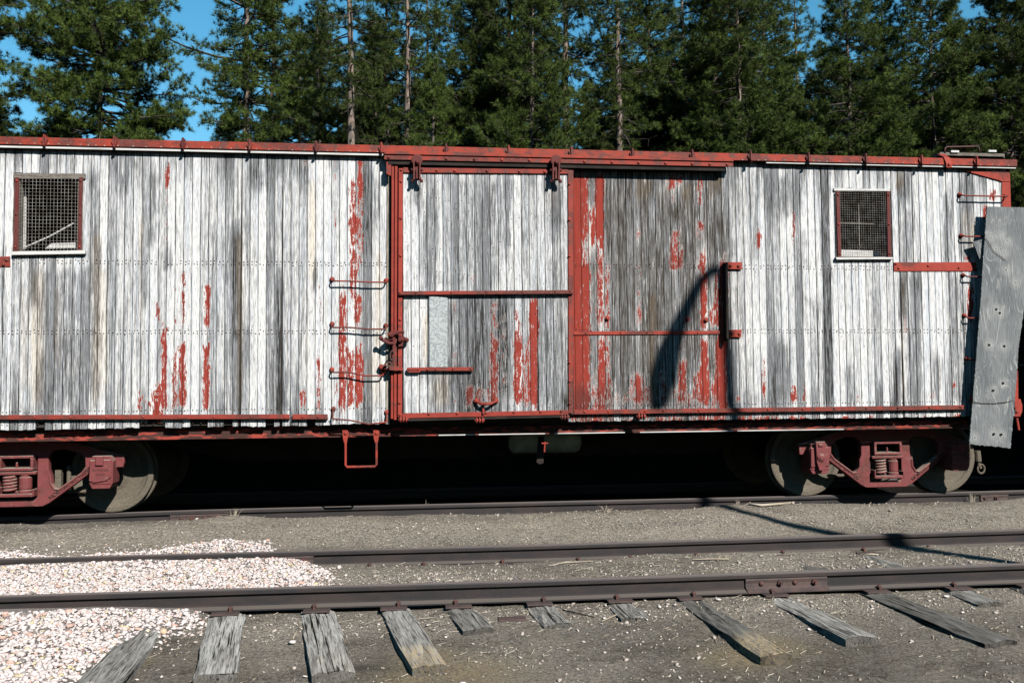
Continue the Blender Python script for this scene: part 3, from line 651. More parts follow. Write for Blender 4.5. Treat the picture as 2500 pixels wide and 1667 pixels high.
# strokes of paint, darkness and warm staining read off the photograph: x, y0, y1, half width, amount
S_RED = [(409,392,474,6,1),(405,474,590,4,.62),(437,395,412,5,.7),(507,478,497,5,.75),(453,514,542,3,.6),(431,534,552,3,.55),
 (450,655,706,5,.85),(429,694,800,4,.62),(448,706,802,5,.85),(384,728,790,5,.8),(506,690,800,6,1.0),(399,776,805,5,.8),
 (401,800,1010,6,.98),(426,857,1004,5,.78),(445,825,1007,8,.98),(504,828,1007,7,1.0),(383,935,1046,9,1.05),(343,948,1007,6,.85),(348,870,897,4,.7),(359,960,1006,5,.7),(156,968,982,6,.6),
 (778,845,1010,6,.8),(739,950,1006,8,.85),(817,945,982,5,.65),(837,728,1010,9,.92),(857,848,1005,8,.92),(877,838,1000,9,.95),(861,425,750,8,.78),(862,520,580,9,.95),(880,388,510,6,1.0),(880,510,663,6,.72),
 (838,700,800,8,.92),(874,714,800,9,.85),(817,388,455,5,.62),(744,388,410,7,.7),(781,690,800,5,.6),(862,620,700,8,.9),(817,500,580,4,.55),(783,388,396,7,.7),(845,388,396,9,.7),
 (1111,724,780,6,.72),(1150,670,692,8,.6),(1206,738,802,8,.75),(1264,748,802,8,.75),(1207,800,1000,9,.88),(1265,798,1000,9,.95),(1285,830,1000,8,.8),(1303,718,1004,9,1.05),(1148,938,1002,9,.9),(1166,950,1002,6,.8),(1110,845,895,6,.62),(1112,975,1000,5,.7),(1037,452,458,5,.9),(1170,930,1000,6,.7),(1115,640,670,4,.6),
 (1409,418,1012,11,1.15),(1427,418,590,9,.95),(1429,625,1012,10,1.02),(1447,505,618,5,.95),(1450,940,1012,8,.7),(1464,418,590,9,1.15),(1466,590,800,8,.84),(1469,815,1012,9,.95),(1483,628,770,6,.75),(1486,920,1012,8,.78),
 (1640,424,468,8,1.0),(1658,424,462,8,.95),(1644,465,500,6,.7),(1709,428,500,7,.78),(1709,538,590,8,.8),(1651,550,580,9,.8),(1635,555,572,7,.7),(1558,548,582,5,.8),(1558,596,610,4,.8),(1645,592,662,9,.85),(1660,600,660,7,.85),(1715,604,660,8,.9),(1718,668,800,7,1.0),(1750,668,805,5,.85),(1766,626,1010,9,1.05),(1736,740,802,5,.8),
 (1560,736,804,6,.82),(1560,912,998,8,1.0),(1667,868,998,9,.92),(1720,815,998,8,1.05),(1753,820,998,7,1.0),(1702,900,998,8,.8),(1741,930,998,6,.85),(1686,960,998,8,.75),(1505,960,1000,8,.7),(1525,955,1000,8,.75),(1542,950,1000,6,.72),(1585,970,1000,8,.5),(1603,975,1000,8,.45),
 (1853,552,618,5,.95),(1938,514,602,4,.78),(1933,408,418,6,.9),(1804,955,992,7,.85),(1864,866,992,4,.82),(1938,940,992,7,1.0),(1965,940,992,4,.85),(2093,955,990,5,.7),(2278,950,990,6,.75),(2330,930,955,6,.75),(2406,500,540,5,1.0),(2424,455,503,7,.9),(2369,685,790,7,.98),(2363,610,640,8,.8),(2343,462,478,6,.9),(2212,766,830,4,.7),(1803,835,860,5,.8),(2212,505,535,3,.7),(2375,525,545,6,.6)]
S_RED += [(x, 418, 432, 10, .85) for x in range(1480, 1780, 19)]+[(x, rnd.uniform(890, 985), 1003, 9, rnd.choice([.4, .55, .68, .75])) for x in range(1402, 1775, 18)]+[(1483,628,930,6,.72),(1429,590,630,8,.6),(1651,594,660,12,.85),(1667,740,868,7,.6),(1560,640,740,5,.55),(1184,930,1000,8,.6),(1230,760,1000,7,.55)]
S_RED += [(x, 1004, 1034, 9, rnd.choice([.45, .7, .85, .95])) for x in range(1405, 1775, 17)] + [(x, 1004, 1034, 8, rnd.choice([.3, .55, .7, .9])) for x in range(1790, 2340, 21)] + [(x, 1020, 1046, 8, rnd.choice([.2, .45, .6])) for x in range(10, 800, 30)]
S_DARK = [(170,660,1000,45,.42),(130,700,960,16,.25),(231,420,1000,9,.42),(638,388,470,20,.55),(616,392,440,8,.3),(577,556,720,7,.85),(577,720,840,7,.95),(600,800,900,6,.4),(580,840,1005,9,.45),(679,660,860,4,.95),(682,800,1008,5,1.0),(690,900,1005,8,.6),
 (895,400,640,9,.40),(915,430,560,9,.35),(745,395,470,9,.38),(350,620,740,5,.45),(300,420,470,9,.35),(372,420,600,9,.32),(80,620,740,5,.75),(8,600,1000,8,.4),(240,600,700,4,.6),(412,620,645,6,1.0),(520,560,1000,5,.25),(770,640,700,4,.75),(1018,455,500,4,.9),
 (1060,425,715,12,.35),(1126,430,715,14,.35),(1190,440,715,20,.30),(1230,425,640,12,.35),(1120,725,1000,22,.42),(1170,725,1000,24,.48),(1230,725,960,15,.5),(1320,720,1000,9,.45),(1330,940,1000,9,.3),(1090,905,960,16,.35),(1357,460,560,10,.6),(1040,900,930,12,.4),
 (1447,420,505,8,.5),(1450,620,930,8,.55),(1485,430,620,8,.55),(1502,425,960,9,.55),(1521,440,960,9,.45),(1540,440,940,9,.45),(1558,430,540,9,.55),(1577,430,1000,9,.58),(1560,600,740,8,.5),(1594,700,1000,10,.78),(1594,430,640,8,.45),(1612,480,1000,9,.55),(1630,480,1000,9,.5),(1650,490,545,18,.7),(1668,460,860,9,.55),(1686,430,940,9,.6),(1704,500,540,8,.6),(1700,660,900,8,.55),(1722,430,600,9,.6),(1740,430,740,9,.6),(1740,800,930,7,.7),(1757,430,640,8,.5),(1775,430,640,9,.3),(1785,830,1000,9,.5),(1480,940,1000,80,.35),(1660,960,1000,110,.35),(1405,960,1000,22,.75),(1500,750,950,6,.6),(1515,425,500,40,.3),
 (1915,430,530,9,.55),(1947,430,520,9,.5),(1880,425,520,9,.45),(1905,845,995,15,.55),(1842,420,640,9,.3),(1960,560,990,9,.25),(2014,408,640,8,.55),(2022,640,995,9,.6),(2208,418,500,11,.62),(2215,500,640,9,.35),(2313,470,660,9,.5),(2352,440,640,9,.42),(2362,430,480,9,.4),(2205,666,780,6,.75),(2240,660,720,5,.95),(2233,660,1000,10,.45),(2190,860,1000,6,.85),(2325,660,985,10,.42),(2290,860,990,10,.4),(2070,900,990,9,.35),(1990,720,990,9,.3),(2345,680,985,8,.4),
 (1610,840,1000,14,.55),(1630,860,1000,12,.5),(1578,800,1000,10,.5),(1660,1006,1034,260,.25),(60,1018,1048,3,.9)]  # strokes over the limb's shadow put stain and extra shade into the boards
S_TAN = [(235,560,1000,10,.6),(92,640,1000,14,.6),(60,690,960,10,.45),(255,640,960,9,.5),(142,690,900,10,.45),(345,520,800,6,.55),(585,560,1000,6,.75),(762,430,700,9,.6),(752,700,960,6,.4),(1080,905,1000,14,.7),(1060,910,1000,10,.55),(1040,745,900,6,.6),(1355,430,520,9,.55),(925,600,1000,9,.55),(905,850,1000,9,.5),
 (1560,428,500,6,.9),(1580,432,480,9,.9),(1675,440,500,8,.85),(1740,430,480,9,.9),(1757,430,470,8,.9),(1447,420,470,8,.6),(1594,700,1000,8,.7),(1630,430,480,8,.7),(2197,415,470,9,.8),(2205,640,990,5,.5),(2355,500,600,8,.55),(2373,520,640,8,.6),(2120,640,990,14,.25),(1840,560,640,8,.4),(1912,900,990,8,.4),(620,560,1000,6,.35),(486,420,1000,6,.3),(1810,800,990,8,.3),(1590,425,1005,190,.42),(1240,730,1000,140,.22)]
def strokes(tab, px, py, fd=16):
    v = 0.0
    for x, a, b, hw, amt in tab:
        if b+fd < py or a-fd > py or abs(px-x) > hw*2.2: continue
        e = min(1, max(0, (py-a)/fd+0.5))*min(1, max(0, (b-py)/fd+0.5)); q = abs(px-x)/hw
        v = max(v, amt*e*(1 if q < 0.8 else max(0, 1-(q-0.8)/1.2)))
    return v
PW = 0.0818
def plank(x0, x1, z0, z1, Yf, parent, seed, slantL=0.0, slantR=0.0, base_dark=0.0, th=0.022, brk=0.0):
    r = random.Random(seed); dz = 0.115; n = max(2, int((z1-z0)/dz)); mb = MB(); P = []; D = []; T = []; cols = 5
    gap = 0.0017
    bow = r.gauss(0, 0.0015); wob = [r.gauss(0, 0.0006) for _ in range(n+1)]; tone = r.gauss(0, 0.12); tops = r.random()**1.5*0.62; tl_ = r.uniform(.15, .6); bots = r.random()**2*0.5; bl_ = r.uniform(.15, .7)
    for i in range(n+1):
        z = z0+(z1-z0)*i/n
        xl = x0+gap+wob[i]+slantL*(1-i/n); xr_ = x1-gap+wob[i]-slantR*(1-i/n)
        for j in range(cols):
            u = j/(cols-1)
            if cols == 5: u = (0, 0.065, 0.5, 0.935, 1)[j]
            x = xl+(xr_-xl)*u; y = Yf+(0.003 if j in (0, cols-1) else 0)+bow*(u-0.5)*2
            zz = z
            if i == 0: zz += r.uniform(0, 0.012)+ (brk*r.random() if brk else 0)
            mb.v.append((x, y, zz)); a, b = proj((x, y, zz))
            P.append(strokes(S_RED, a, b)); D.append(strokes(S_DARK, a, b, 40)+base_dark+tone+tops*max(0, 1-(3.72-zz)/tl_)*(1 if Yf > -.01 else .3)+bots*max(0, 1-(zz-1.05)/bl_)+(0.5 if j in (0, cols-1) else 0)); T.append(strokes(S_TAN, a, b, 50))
    for i in range(n):
        for j in range(cols-1): k = i*cols+j; mb.f.append((k, k+1, k+cols+1, k+cols))
    k = len(mb.v)
    for q in (0, cols-1, n*cols, n*cols+cols-1):
        v = mb.v[q]; mb.v.append((v[0], Yf+th, v[2])); P.append(0); D.append(0.3+base_dark); T.append(0.3)
    mb.f += [tuple(range(cols))[::-1]+(k, k+1), tuple(range(n*cols, n*cols+cols))+(k+3, k+2)]
    mb.f += [tuple(i*cols for i in range(n+1))+(k+2, k), tuple(i*cols+cols-1 for i in range(n, -1, -1))+(k+1, k+3), (k, k+2, k+3, k+1)]
    return mk('plank', mb, 'plank', parent, attrs={'paint': P, 'dark': D, 'tan': T})

# the body behind the boards
xdL, xdR = XX(944), XX(1402)              # door opening
winL = dict(x0=XX(40, 0, 520), x1=XX(196, 0, 520), z0=onY(118, 618)[2], z1=onY(118, 430)[2])
winR = dict(x0=XX(2043, 0, 545), x1=XX(2172, 0, 545), z0=onY(2105, 630)[2], z1=onY(2105, 466)[2])
wall = MB()
def wbox(a, b, c, d): wall.box(a, b, 0.0235, 0.06, c, d)
wbox(X0, winL['x0'], ZB+0.02, ZT_-0.05); wbox(winL['x0'], winL['x1'], ZB+0.02, winL['z0']); wbox(winL['x0'], winL['x1'], winL['z1'], ZT_-0.05)
wbox(winL['x1'], winR['x0'], ZB+0.02, ZT_-0.05); wbox(winR['x0'], winR['x1'], ZB+0.02, winR['z0']); wbox(winR['x0'], winR['x1'], winR['z1'], ZT_-0.05); wbox(winR['x1'], X1, ZB+0.02, ZT_-0.05)
side = mk('side_wall', wall, 'inside', car)
body = MB(); body.box(X0, X1-0.02, 2.74, 2.80, ZB, ZT_-0.05).box(X0, X0+0.05, 0.062, 2.738, ZB, ZT_-0.05).box(X0+0.051, X1-0.002, 0.062, 2.738, ZB, ZB+0.08)
mk('car_body', body, 'inside', car)
endw = MB(); endw.box(X1-0.05, X1, 0.062, 2.738, ZB+0.082, ZT_-0.05); mk('end_wall', endw, 'dark', car)
roof = MB(); roof.prism([(0, 0), (0, 0), (0, 0)], 0, 0) if False else None
rf_pts = [(-0.05, ZT_+0.0), (1.40, ZT_+0.30), (2.85, ZT_), (2.85, ZT_-0.045), (1.40, ZT_+0.255), (-0.05, ZT_-0.045)]
for x in (X0-0.05, X1+0.05): roof.v += [(x, y, z) for y, z in rf_pts]
roof.f += [(0, 6, 7, 1), (1, 7, 8, 2), (3, 9, 10, 4), (4, 10, 11, 5), (2, 8, 9, 3), (5, 11, 6, 0), (0, 1, 4, 5), (1, 2, 3, 4), (11, 10, 7, 6), (10, 9, 8, 7)]
mk('roof', roof, 'redworn', car)

# wall planks
xs = []; x = X1-0.030
while x > X0+0.2: xs.append(x); x -= PW
xs = xs[::-1]
ztop = 3.735
k = 0
for a in xs[:-1]:
    b = a+PW; c = (a+b)/2; k += 1
    if b < -4.9: continue
    pxm = proj((c, 0, 2.3))[0]
    if xdL-0.02 < c < xdR-0.11: continue          # covered by the sliding door
    bd = 0.0
    if 1400 < pxm < 1782: bd = 0.20
    if pxm < 800: zb = ZB-.006+(0.0 if rnd.random() < .84 else rnd.uniform(.02, .09)); brk = 0.012
    elif pxm < 946: zb = ZB+0.005; brk = 0.01
    else: zb = ZB+0.003; brk = 0.006
    if (458 < pxm < 500 or 600 < pxm < 668) and rnd.random() < .7: zb = ZB+rnd.uniform(0.05, 0.10); brk = 0.04
    sl = sr = 0
    if 566 < pxm < 582: sr = 0.024
    if 668 < pxm < 688: sr = 0.024
    if 2190 < pxm < 2204: sr = 0.010
    if 60 < pxm < 78: sr = 0.012
    zt = ztop
    wn = None
    for W in (winL, winR):
        if W['x0']-0.035 < c < W['x1']+0.035: wn = W
    if wn:
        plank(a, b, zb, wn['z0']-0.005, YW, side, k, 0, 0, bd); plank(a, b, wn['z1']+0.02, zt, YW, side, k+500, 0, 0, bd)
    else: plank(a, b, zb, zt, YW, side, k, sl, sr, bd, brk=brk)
# nails: two staggered rows and a row over the belt rail
nb = MB()
for a in xs[:-1]:
    if a < -4.9 or (xdL-0.06 < a < xdR-0.12): continue
    for z in (2.575, 2.545, 1.875, 1.845, 1.075, 1.0-0.05):
        for u in (0.25, 0.72):
            if rnd.random() < 0.12: continue
            x = a+PW*(u+rnd.uniform(-.07, .07)); zz = z+rnd.uniform(-.008, .008)
            if any(W['x0']-.03 < x < W['x1']+.03 and W['z0']-.03 < zz < W['z1']+.03 for W in (winL, winR)): continue
            nb.lathe((x, -0.0005, zz), (0, -1, 0), [(-.002, .0080), (.0012, .0065)], 6)
o = mk('nails', nb, 'nail', side); o['kind'] = 'stuff'
# the tan post at the left of the door and the red edge beyond the right corner
mk('door_post', MB().pxprism([(945,388),(953,388),(951,1035),(942,1035)], -0.012, 0.05), 'postwood', car)
mk('corner_plate', MB().pxprism([(2446,440),(2466,440),(2471,1000),(2450,1000)], -0.010, 0.02), 'redclean', car, 0.002)
mk('corner_brace', MB().pxprism([(2352,416.5),(2464,420),(2466,444),(2445,443),(2440,441)], -0.017, 0.012), 'redclean', car, 0.002)
bb = mk('end_corner_post', MB().box(X1-0.028, X1+0.012, -0.008, 0.10, ZB+0.1, ZT_-0.06), 'redclean', car, 0.003)

# fascia along the roof edge
fa = MB(); fa.box(X0-0.06, X1+0.055, -0.075, -0.052, 3.712, ZT_)
mk('roof_fascia', fa, 'roofred', car, 0.003)
fb = MB(); fb.box(X0-0.06, xdL-0.03, -0.060, -0.0, 3.682, 3.709).box(XX(1872)-0.0, X1+0.05, -0.060, 0.0, 3.690, 3.7105)
mk('eave_board', fb, 'whitewood', car, 0.003)
for cx_ in [-60, 109, 280, 447, 610, 772, 931, 1089, 1241.5, 1394.5, 1543, 1689, 1831, 1972, 2111, 2247, 2381]:
    x = XX(cx_, -0.08, 360); b = MB(); z = 3.752
    b.prism([(x-.018, z+.030), (x-.030, z+.012), (x-.022, z-.010), (x-.008, z-.040), (x-.010, z-.066), (x+.010, z-.066), (x+.008, z-.040), (x+.022, z-.010), (x+.030, z+.012), (x+.018, z+.030), (x+.008, z+.062), (x-.008, z+.062)], -0.094, -0.0752)
    b.prism([(x-.006, z+.058), (x-.006, z-.06), (x+.006, z-.06), (x+.006, z+.058)], -0.112, -0.0942)
    b.box(x-.006, x+.006, -0.10, 0.05, z+.046, z+.064); b.bolt(x, -0.112, z-0.045, .012, .012)
    mk('roof_clip', b, 'maroon' if cx_ in (447, 772, 1089, 1543, 1689, 1972, 2111) else 'redworn', car)
# nails along the fascia
nb = MB(); xx = -4.6
while xx < X1:
    nb.lathe((xx, -0.0752, 3.722+rnd.uniform(-.004, .006)), (0, -1, 0), [(0, .006), (.003, .005)], 6); xx += rnd.uniform(.07, .15)
o = mk('fascia_nails', nb, 'chip', car); o['kind'] = 'stuff'

# door track above the opening
xa, xb = XX(938, -0.1, 380), XX(1788, -0.1, 390)
mk('door_hood', MB().box(xa, xb, -0.135, -0.0765, 3.682, 3.718), 'roofred', car, 0.003)
tr_ = mk('door_track', MB().box(xa, xb, -0.125, -0.113, 3.628, 3.672).box(xa, xb, -0.1128, -0.062, 3.650, 3.670), 'redworn', car, 0.002)
for q in (1.0, 1.36, 2.05) : pass
for cx_ in (949, 1089, 1158, 1225, 1293, 1427, 1494, 1559, 1625, 1690, 1733, 1775):
    x = XX(cx_, -0.125, 388); mk('bolt', MB().bolt(x, -0.125, 3.652, .017, .014), 'bolt', tr_)
mk('track_channel', MB().box(xa+0.04, xb-0.09, -0.106, -0.060, 3.585, 3.6495), 'dark', car)
mk('track_end_bracket', MB().pxprism([(943,392),(955,392),(955,430),(946,430),(943,420)], -0.10, 0.02).pxprism([(943,398),(946,398),(946,426),(943,424)], -0.13, 0.03).bolt(*onY(950,427,-0.10), .018, .02), 'redworn', car, 0.002)

# sliding door
YD = -0.075
ddL, ddR = XX(984, YD), XX(1388, YD); dzT, dzB = onY(1180, 424, YD)[2], onY(1180, 1003, YD)[2]
door = mk('sliding_door', MB().box(XX(972, YD), XX(1399, YD), YD+0.024, YD+0.055, dzB-0.05, dzT+0.03), 'dark', car)
nd = int(round((ddR-ddL)/PW)); pw = (ddR-ddL)/nd; zmid = onY(1180, 715, YD)[2]
for i in range(nd):
    a = ddL+i*pw; bd = 0.05
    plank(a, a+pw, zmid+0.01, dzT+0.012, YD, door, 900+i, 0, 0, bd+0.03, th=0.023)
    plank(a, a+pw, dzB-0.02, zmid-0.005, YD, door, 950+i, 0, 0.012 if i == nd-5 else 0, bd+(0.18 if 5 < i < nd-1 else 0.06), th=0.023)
nb = MB()
for i in range(nd):
    for z in np.arange(dzB+0.03, dzT, 0.155):
        for u in (0.3, 0.7):
            if rnd.random() < 0.45: continue
            x = ddL+(i+u+rnd.uniform(-.1, .1))*pw; zz = z+rnd.uniform(-.07, .07)
            nb.lathe((x, YD-0.0005, zz), (0, -1, 0), [(-.002, .0055), (.0012, .0045)], 6)
o = mk('nails', nb, 'nail', door); o['kind'] = 'stuff'
def strap(name, px, Y, th, mat, par, bolts=(), br=.015):
    s = mk(name, MB().pxprism(px, Y, th), mat, par, 0.002)
    for a, b in bolts:
        q = onY(a, b, Y); mk('bolt', MB().bolt(q[0], Y, q[2], br, br), 'bolt', par)
    return s
strap('edge_strap', [(973.5,411),(983.5,411),(981.5,1018),(971,1018)], YD-0.018, 0.016, 'redclean', door, [(979,415),(979,443),(978.5,533),(978,624),(978,718),(977,780),(976,900),(976,983),(976,1012)])
strap('edge_strap', [(1387,415),(1400,416),(1399.5,1010),(1388.5,1008)], YD-0.018, 0.016, 'redworn', door, [(1390,450),(1390,537),(1390,625),(1391,720),(1391,885),(1391,930),(1391,985)])
strap('top_rail', [(984,409),(1387,414),(1387,424.5),(984,421.5)], YD-0.020, 0.018, 'redworn', door, [(1066,416),(1110,417),(1189,417.5),(1268,418.5),(1330,419.5)])
strap('middle_rail', [(973,711),(1400,708),(1400,717),(973,720)], YD-0.055, 0.036, 'redworn', door, [(977,715),(1015,714.5),(1102,713.5),(1188,712.5),(1275,712),(1355,711),(1392,710.5)], .011)
strap('bottom_rail', [(982,1009),(1388,1001),(1388,1012),(982,1021)], YD-0.024, 0.022, 'red', door, [(1047,1010),(1116,1008.5),(1186,1007),(1255,1006),(1320,1004.5),(1370,1003.5)])
mk('bottom_lip', MB().pxprism([(976,1021),(1390,1012),(1390,1018),(976,1028)], YD-0.015, 0.05), 'dark', door)
strap('tin_patch', [(1048,723),(1093,727),(1092.5,896),(1048.5,896)], YD-0.030, 0.0015, 'galv', door)
for cx_, cy2 in ((1018, 412), (1358, 413)):        # roller hangers
    m = MB(); Yh = YD-0.11
    q = lambda dx, dy: (cx_+dx, cy2+dy)
    m.pxprism([q(-12,-22), q(12,-22), q(12,-16), q(9,-14), q(8,18), q(13,28), q(10,32), q(5,27), q(-5,27), q(-10,32), q(-13,28), q(-8,18), q(-9,-14), q(-12,-16)], Yh+0.02, 0.02)
    m.pxprism([q(-9,-15), q(-6,-15), q(-5,25), q(-9,27)], Yh-0.015, 0.036).pxprism([q(6,-15), q(9,-15), q(9,27), q(5,25)], Yh-0.015, 0.036)
    m.pxprism([q(-2,0), q(2,0), q(2,24), q(-2,24)], Yh-0.004, 0.026)
    c = onY(*q(0,-22), Yh); m.lathe((c[0], Yh+0.0195, c[2]), (0, -1, 0), [(0, .058), (.012, .058), (.016, .048), (.016, .02)], 20)
    c2 = onY(*q(0,-16), Yh); m.bolt(c2[0], Yh-0.004, c2[2], .022, .022)
    for dx in (-11, 11):
        for dy in (2, 29): c3 = onY(*q(dx, dy), Yh); m.bolt(c3[0], Yh+0.022, c3[2], .018, .02)
    mk('door_hanger', m, 'maroon', door)
# door guides in front of the opening's left edge
mk('door_guide', MB().pxprism([(956,404),(962,404),(960,1022),(954,1022)], -0.085, 0.03).pxprism([(964,406),(970.5,406),(968,1025),(961.5,1025)], -0.10, 0.06), 'red', car, 0.002)
for (a, b) in ((985,1024), (1171,1026), (1378,1018), (1565,1016)):
    c = onY(a, b, -0.09); m = MB(); m.tube([(c[0]-.05, -0.10, c[2]), (c[0]+.05, -0.10, c[2])], .014, 8)
    for d in (-.03, .0, .03): m.lathe((c[0]+d, -0.10, c[2]), (1, 0, 0), [(-.006, .02), (-.006, .035), (.006, .035), (.006, .02)], 10)
    m.box(c[0]-.035, c[0]+.035, -0.09, 0.0, c[2]+.005, c[2]+.03)
    mk('door_roller_guide', m, 'redworn', car)

# latch, hasp and handle of the door
m = MB(); Yl = YD-0.05
m.pxprism([(994,897),(1155.5,896),(1155.5,905),(1027,905.5),(1025,909),(997,909),(992,904)], Yl, 0.022)
m.pxprism([(998,900),(1022,900),(1022,903.5),(998,903.5)], Yl-0.008, 0.0078)
m.pxprism([(950,893),(966,893),(985,899),(985,903),(966,905),(950,903)], Yl-0.02, 0.02)
for a, b in ((998,902),(1021,902),(1043,901.5),(1064,901),(1106,900.5),(1149,900)): c = onY(a, b, Yl); m.bolt(c[0], Yl, c[2], .012, .012)
hs = mk('hasp', m, 'redworn', door, 0.0015)
m = MB()
P = [onY(a, b, -0.13) for a, b in ((926,824),(938,832),(950,838),(962,838))]; m.tube(P, [.016,.018,.018,.014], 8)
P = [onY(a, b, -0.15) for a, b in ((946,818),(960,815),(975,811),(987,812))]; m.tube(P, [.022,.02,.016,.010], 8)
P = [onY(a, b, -0.16) for a, b in ((955,812),(970,809),(986,809))]; m.tube(P, .008, 6)
P = [onY(a, b, -0.12) for a, b in ((938,826),(950,829),(963,827))]; m.tube(P, .014, 8)
for a, b, rr in ((930,825,.024),(955,817,.034),(980,829,.02),(993,830,.024),(976,831,.022)): c = onY(a, b, -0.15); m.bolt(c[0], -0.14, c[2], rr, .03)
m.pxprism([(973,820),(985,820),(994,826),(996,834),(985,832),(984,845),(973,846)], -0.125, 0.03)
m.pxprism([(960,822),(965,822),(963,858),(958,858)], -0.13, 0.02)
mk('latch', m, 'maroon', door)
m = MB()
def ring(cx, cy, rx, rz, Y, r): 
    c = onY(cx, cy, Y); return m.tube([(c[0]+rx*math.cos(t), Y, c[2]+rz*math.sin(t)) for t in np.linspace(0, 2*math.pi, 13)], r, 6, False)
ring(957.5, 868, .020, .050, -0.14, .008); ring(958, 884, .016, .028, -0.13, .008); ring(948, 889, .03, .02, -0.13, .008)
mk('chain', m, 'iron', door)
m = MB(); c = onY(931, 896, -0.05)
m.pxprism([(926,890),(940,890),(944,896),(940,905),(927,903)], -0.05, 0.05).bolt(c[0], -0.05, c[2], .03, .025); ring(944, 898, .04, .022, -0.07, .010); ring(957, 897, .026, .03, -0.09, .010)
mk('hasp_staple', m, 'redworn', car)
m = MB(); Yl = YD-0.03
for a, b in ((1163,979), (1211,978)): c = onY(a, b, Yl); m.bolt(c[0], YD-.006, c[2], .03, .035)
m.tube([onY(1163,980,YD-.04), onY(1176,985,YD-.07), onY(1187,986,YD-.08), onY(1198,985,YD-.07), onY(1211,979,YD-.04)], [.014,.016,.018,.016,.014], 8)
m.pxprism([(1178,984),(1183,984),(1183,1010),(1178,1010)], YD-.05, .02)
mk('door_handle', m, 'redworn', door)

# belt rails and straps on the wall
def belt(px, mat, bolts):
    s = mk('belt_rail', MB().pxprism(px, -0.034, 0.010).pxprism([px[3], px[2], (px[2][0], px[2][1]+2.2), (px[3][0], px[3][1]+2.2)], -0.050, 0.048), mat, car, 0.0015)
    for a, b in bolts: q = onY(a, b, -0.034); mk('bolt', MB().bolt(q[0], -0.034, q[2], .013, .013), 'bolt', s)
belt([(-120,1013),(707,1011),(707,1020),(-120,1022)], 'redworn', [(q, 1018.5-.002*q) for q in (85,172,261,350,437,523,614,695)])
belt([(714,1011),(800,1011),(800,1021),(714,1021)], 'redworn', [(739,1017),(776,1017)])
belt([(1402,1000.5),(2357,988.5),(2357,997),(1402,1009)], 'redworn', [(q, 1005-(q-1402)*.0126) for q in (1427,1486,1575,1620,1706,1791,1875,1960,2037,2115,2192,2269,2345)])
strap('wall_strap', [(2183,640.5),(2383,640),(2385,662),(2183,662)], -0.012, 0.011, 'redclean', car, [(2187,644),(2194,655),(2266,649),(2341,653.5),(2381,656)], .014)
strap('wall_strap', [(-60,627),(24.5,626),(24.5,651),(-60,652)], -0.012, 0.011, 'redclean', car, [(16.5,635),(9,646)], .016)
strap('wall_strap', [(1400,809),(1782,807),(1782,815.5),(1400,817.5)], -0.014, 0.013, 'redclean', car, [(1430,813),(1515,812.5),(1580,812),(1643,812),(1704,811.5)], .010)
mk('stop_post', MB().pxprism([(1772,640),(1777,640),(1780,832),(1774,826)], -0.115, 0.10), 'dark', car, 0.003)  # black colour stands for the gap and shadow beside the post
strap('stop_bracket', [(1777,640),(1811.5,640),(1811.5,657.5),(1777,657)], -0.03, 0.028, 'redclean', car, [(1783,649),(1803,650)], .018)
strap('stop_bracket', [(1779,805),(1811,804.5),(1810,823),(1781,823)], -0.03, 0.028, 'redclean', car, [(1787,814.5),(1805,815)], .018)
for a, b in ((1482.5,777), (1677,779), (1723,781)):
    q = onY(a, b, 0); mk('carriage_bolt', MB().lathe((q[0], 0, q[2]), (0, -1, 0), [(-.004, .030), (.006, .030), (.010, .018), (.030, .018), (.034, .012)], 12), 'bolt', car)

# grab irons
def grab(pL, pR, drop, Yo=-0.075, sag=0.0, mat='redworn'):
    L = onY(*pL, 0); R = onY(*pR, 0); r = .0085; m = MB()
    zl, zr = L[2]-drop, R[2]-drop
    m.tube([(L[0], -0.004, L[2]), (L[0]-.002, -0.03, L[2]-drop*.2), (L[0]-.002, Yo+.012, zl+.008), (L[0]+.014, Yo, zl), ((L[0]*2+R[0])/3, Yo, zl-sag), ((L[0]+2*R[0])/3, Yo, zr-sag*1.1), (R[0]-.014, Yo, zr), (R[0]+.002, Yo+.012, zr+.008), (R[0]+.002, -0.03, R[2]-drop*.2), (R[0], -0.004, R[2])], r, 8)
    g = mk('grab_iron', m, mat, car, smooth=True)
    for q in (L, R):
        b = MB(); b.lathe((q[0], 0, q[2]), (0, -1, 0), [(-.004, .026), (.012, .026), (.024, .020), (.034, .010)], 10); mk('bolt', b, 'bolt', g)
grab((811,682), (943,685), 0.026); grab((811,791), (942,795), 0.040); grab((810.5,902), (935,910), 0.030); grab((814,998), (944,1006), 0.10, -0.085, 0.016)
grab((2341.5,476), (2451.5,478), 0.024); grab((2345,576), (2457,579), 0.018); grab((2350,672), (2460,676), 0.025); grab((2353,770.5), (2464,775), 0.033); grab((2359,875), (2468,880), 0.014)

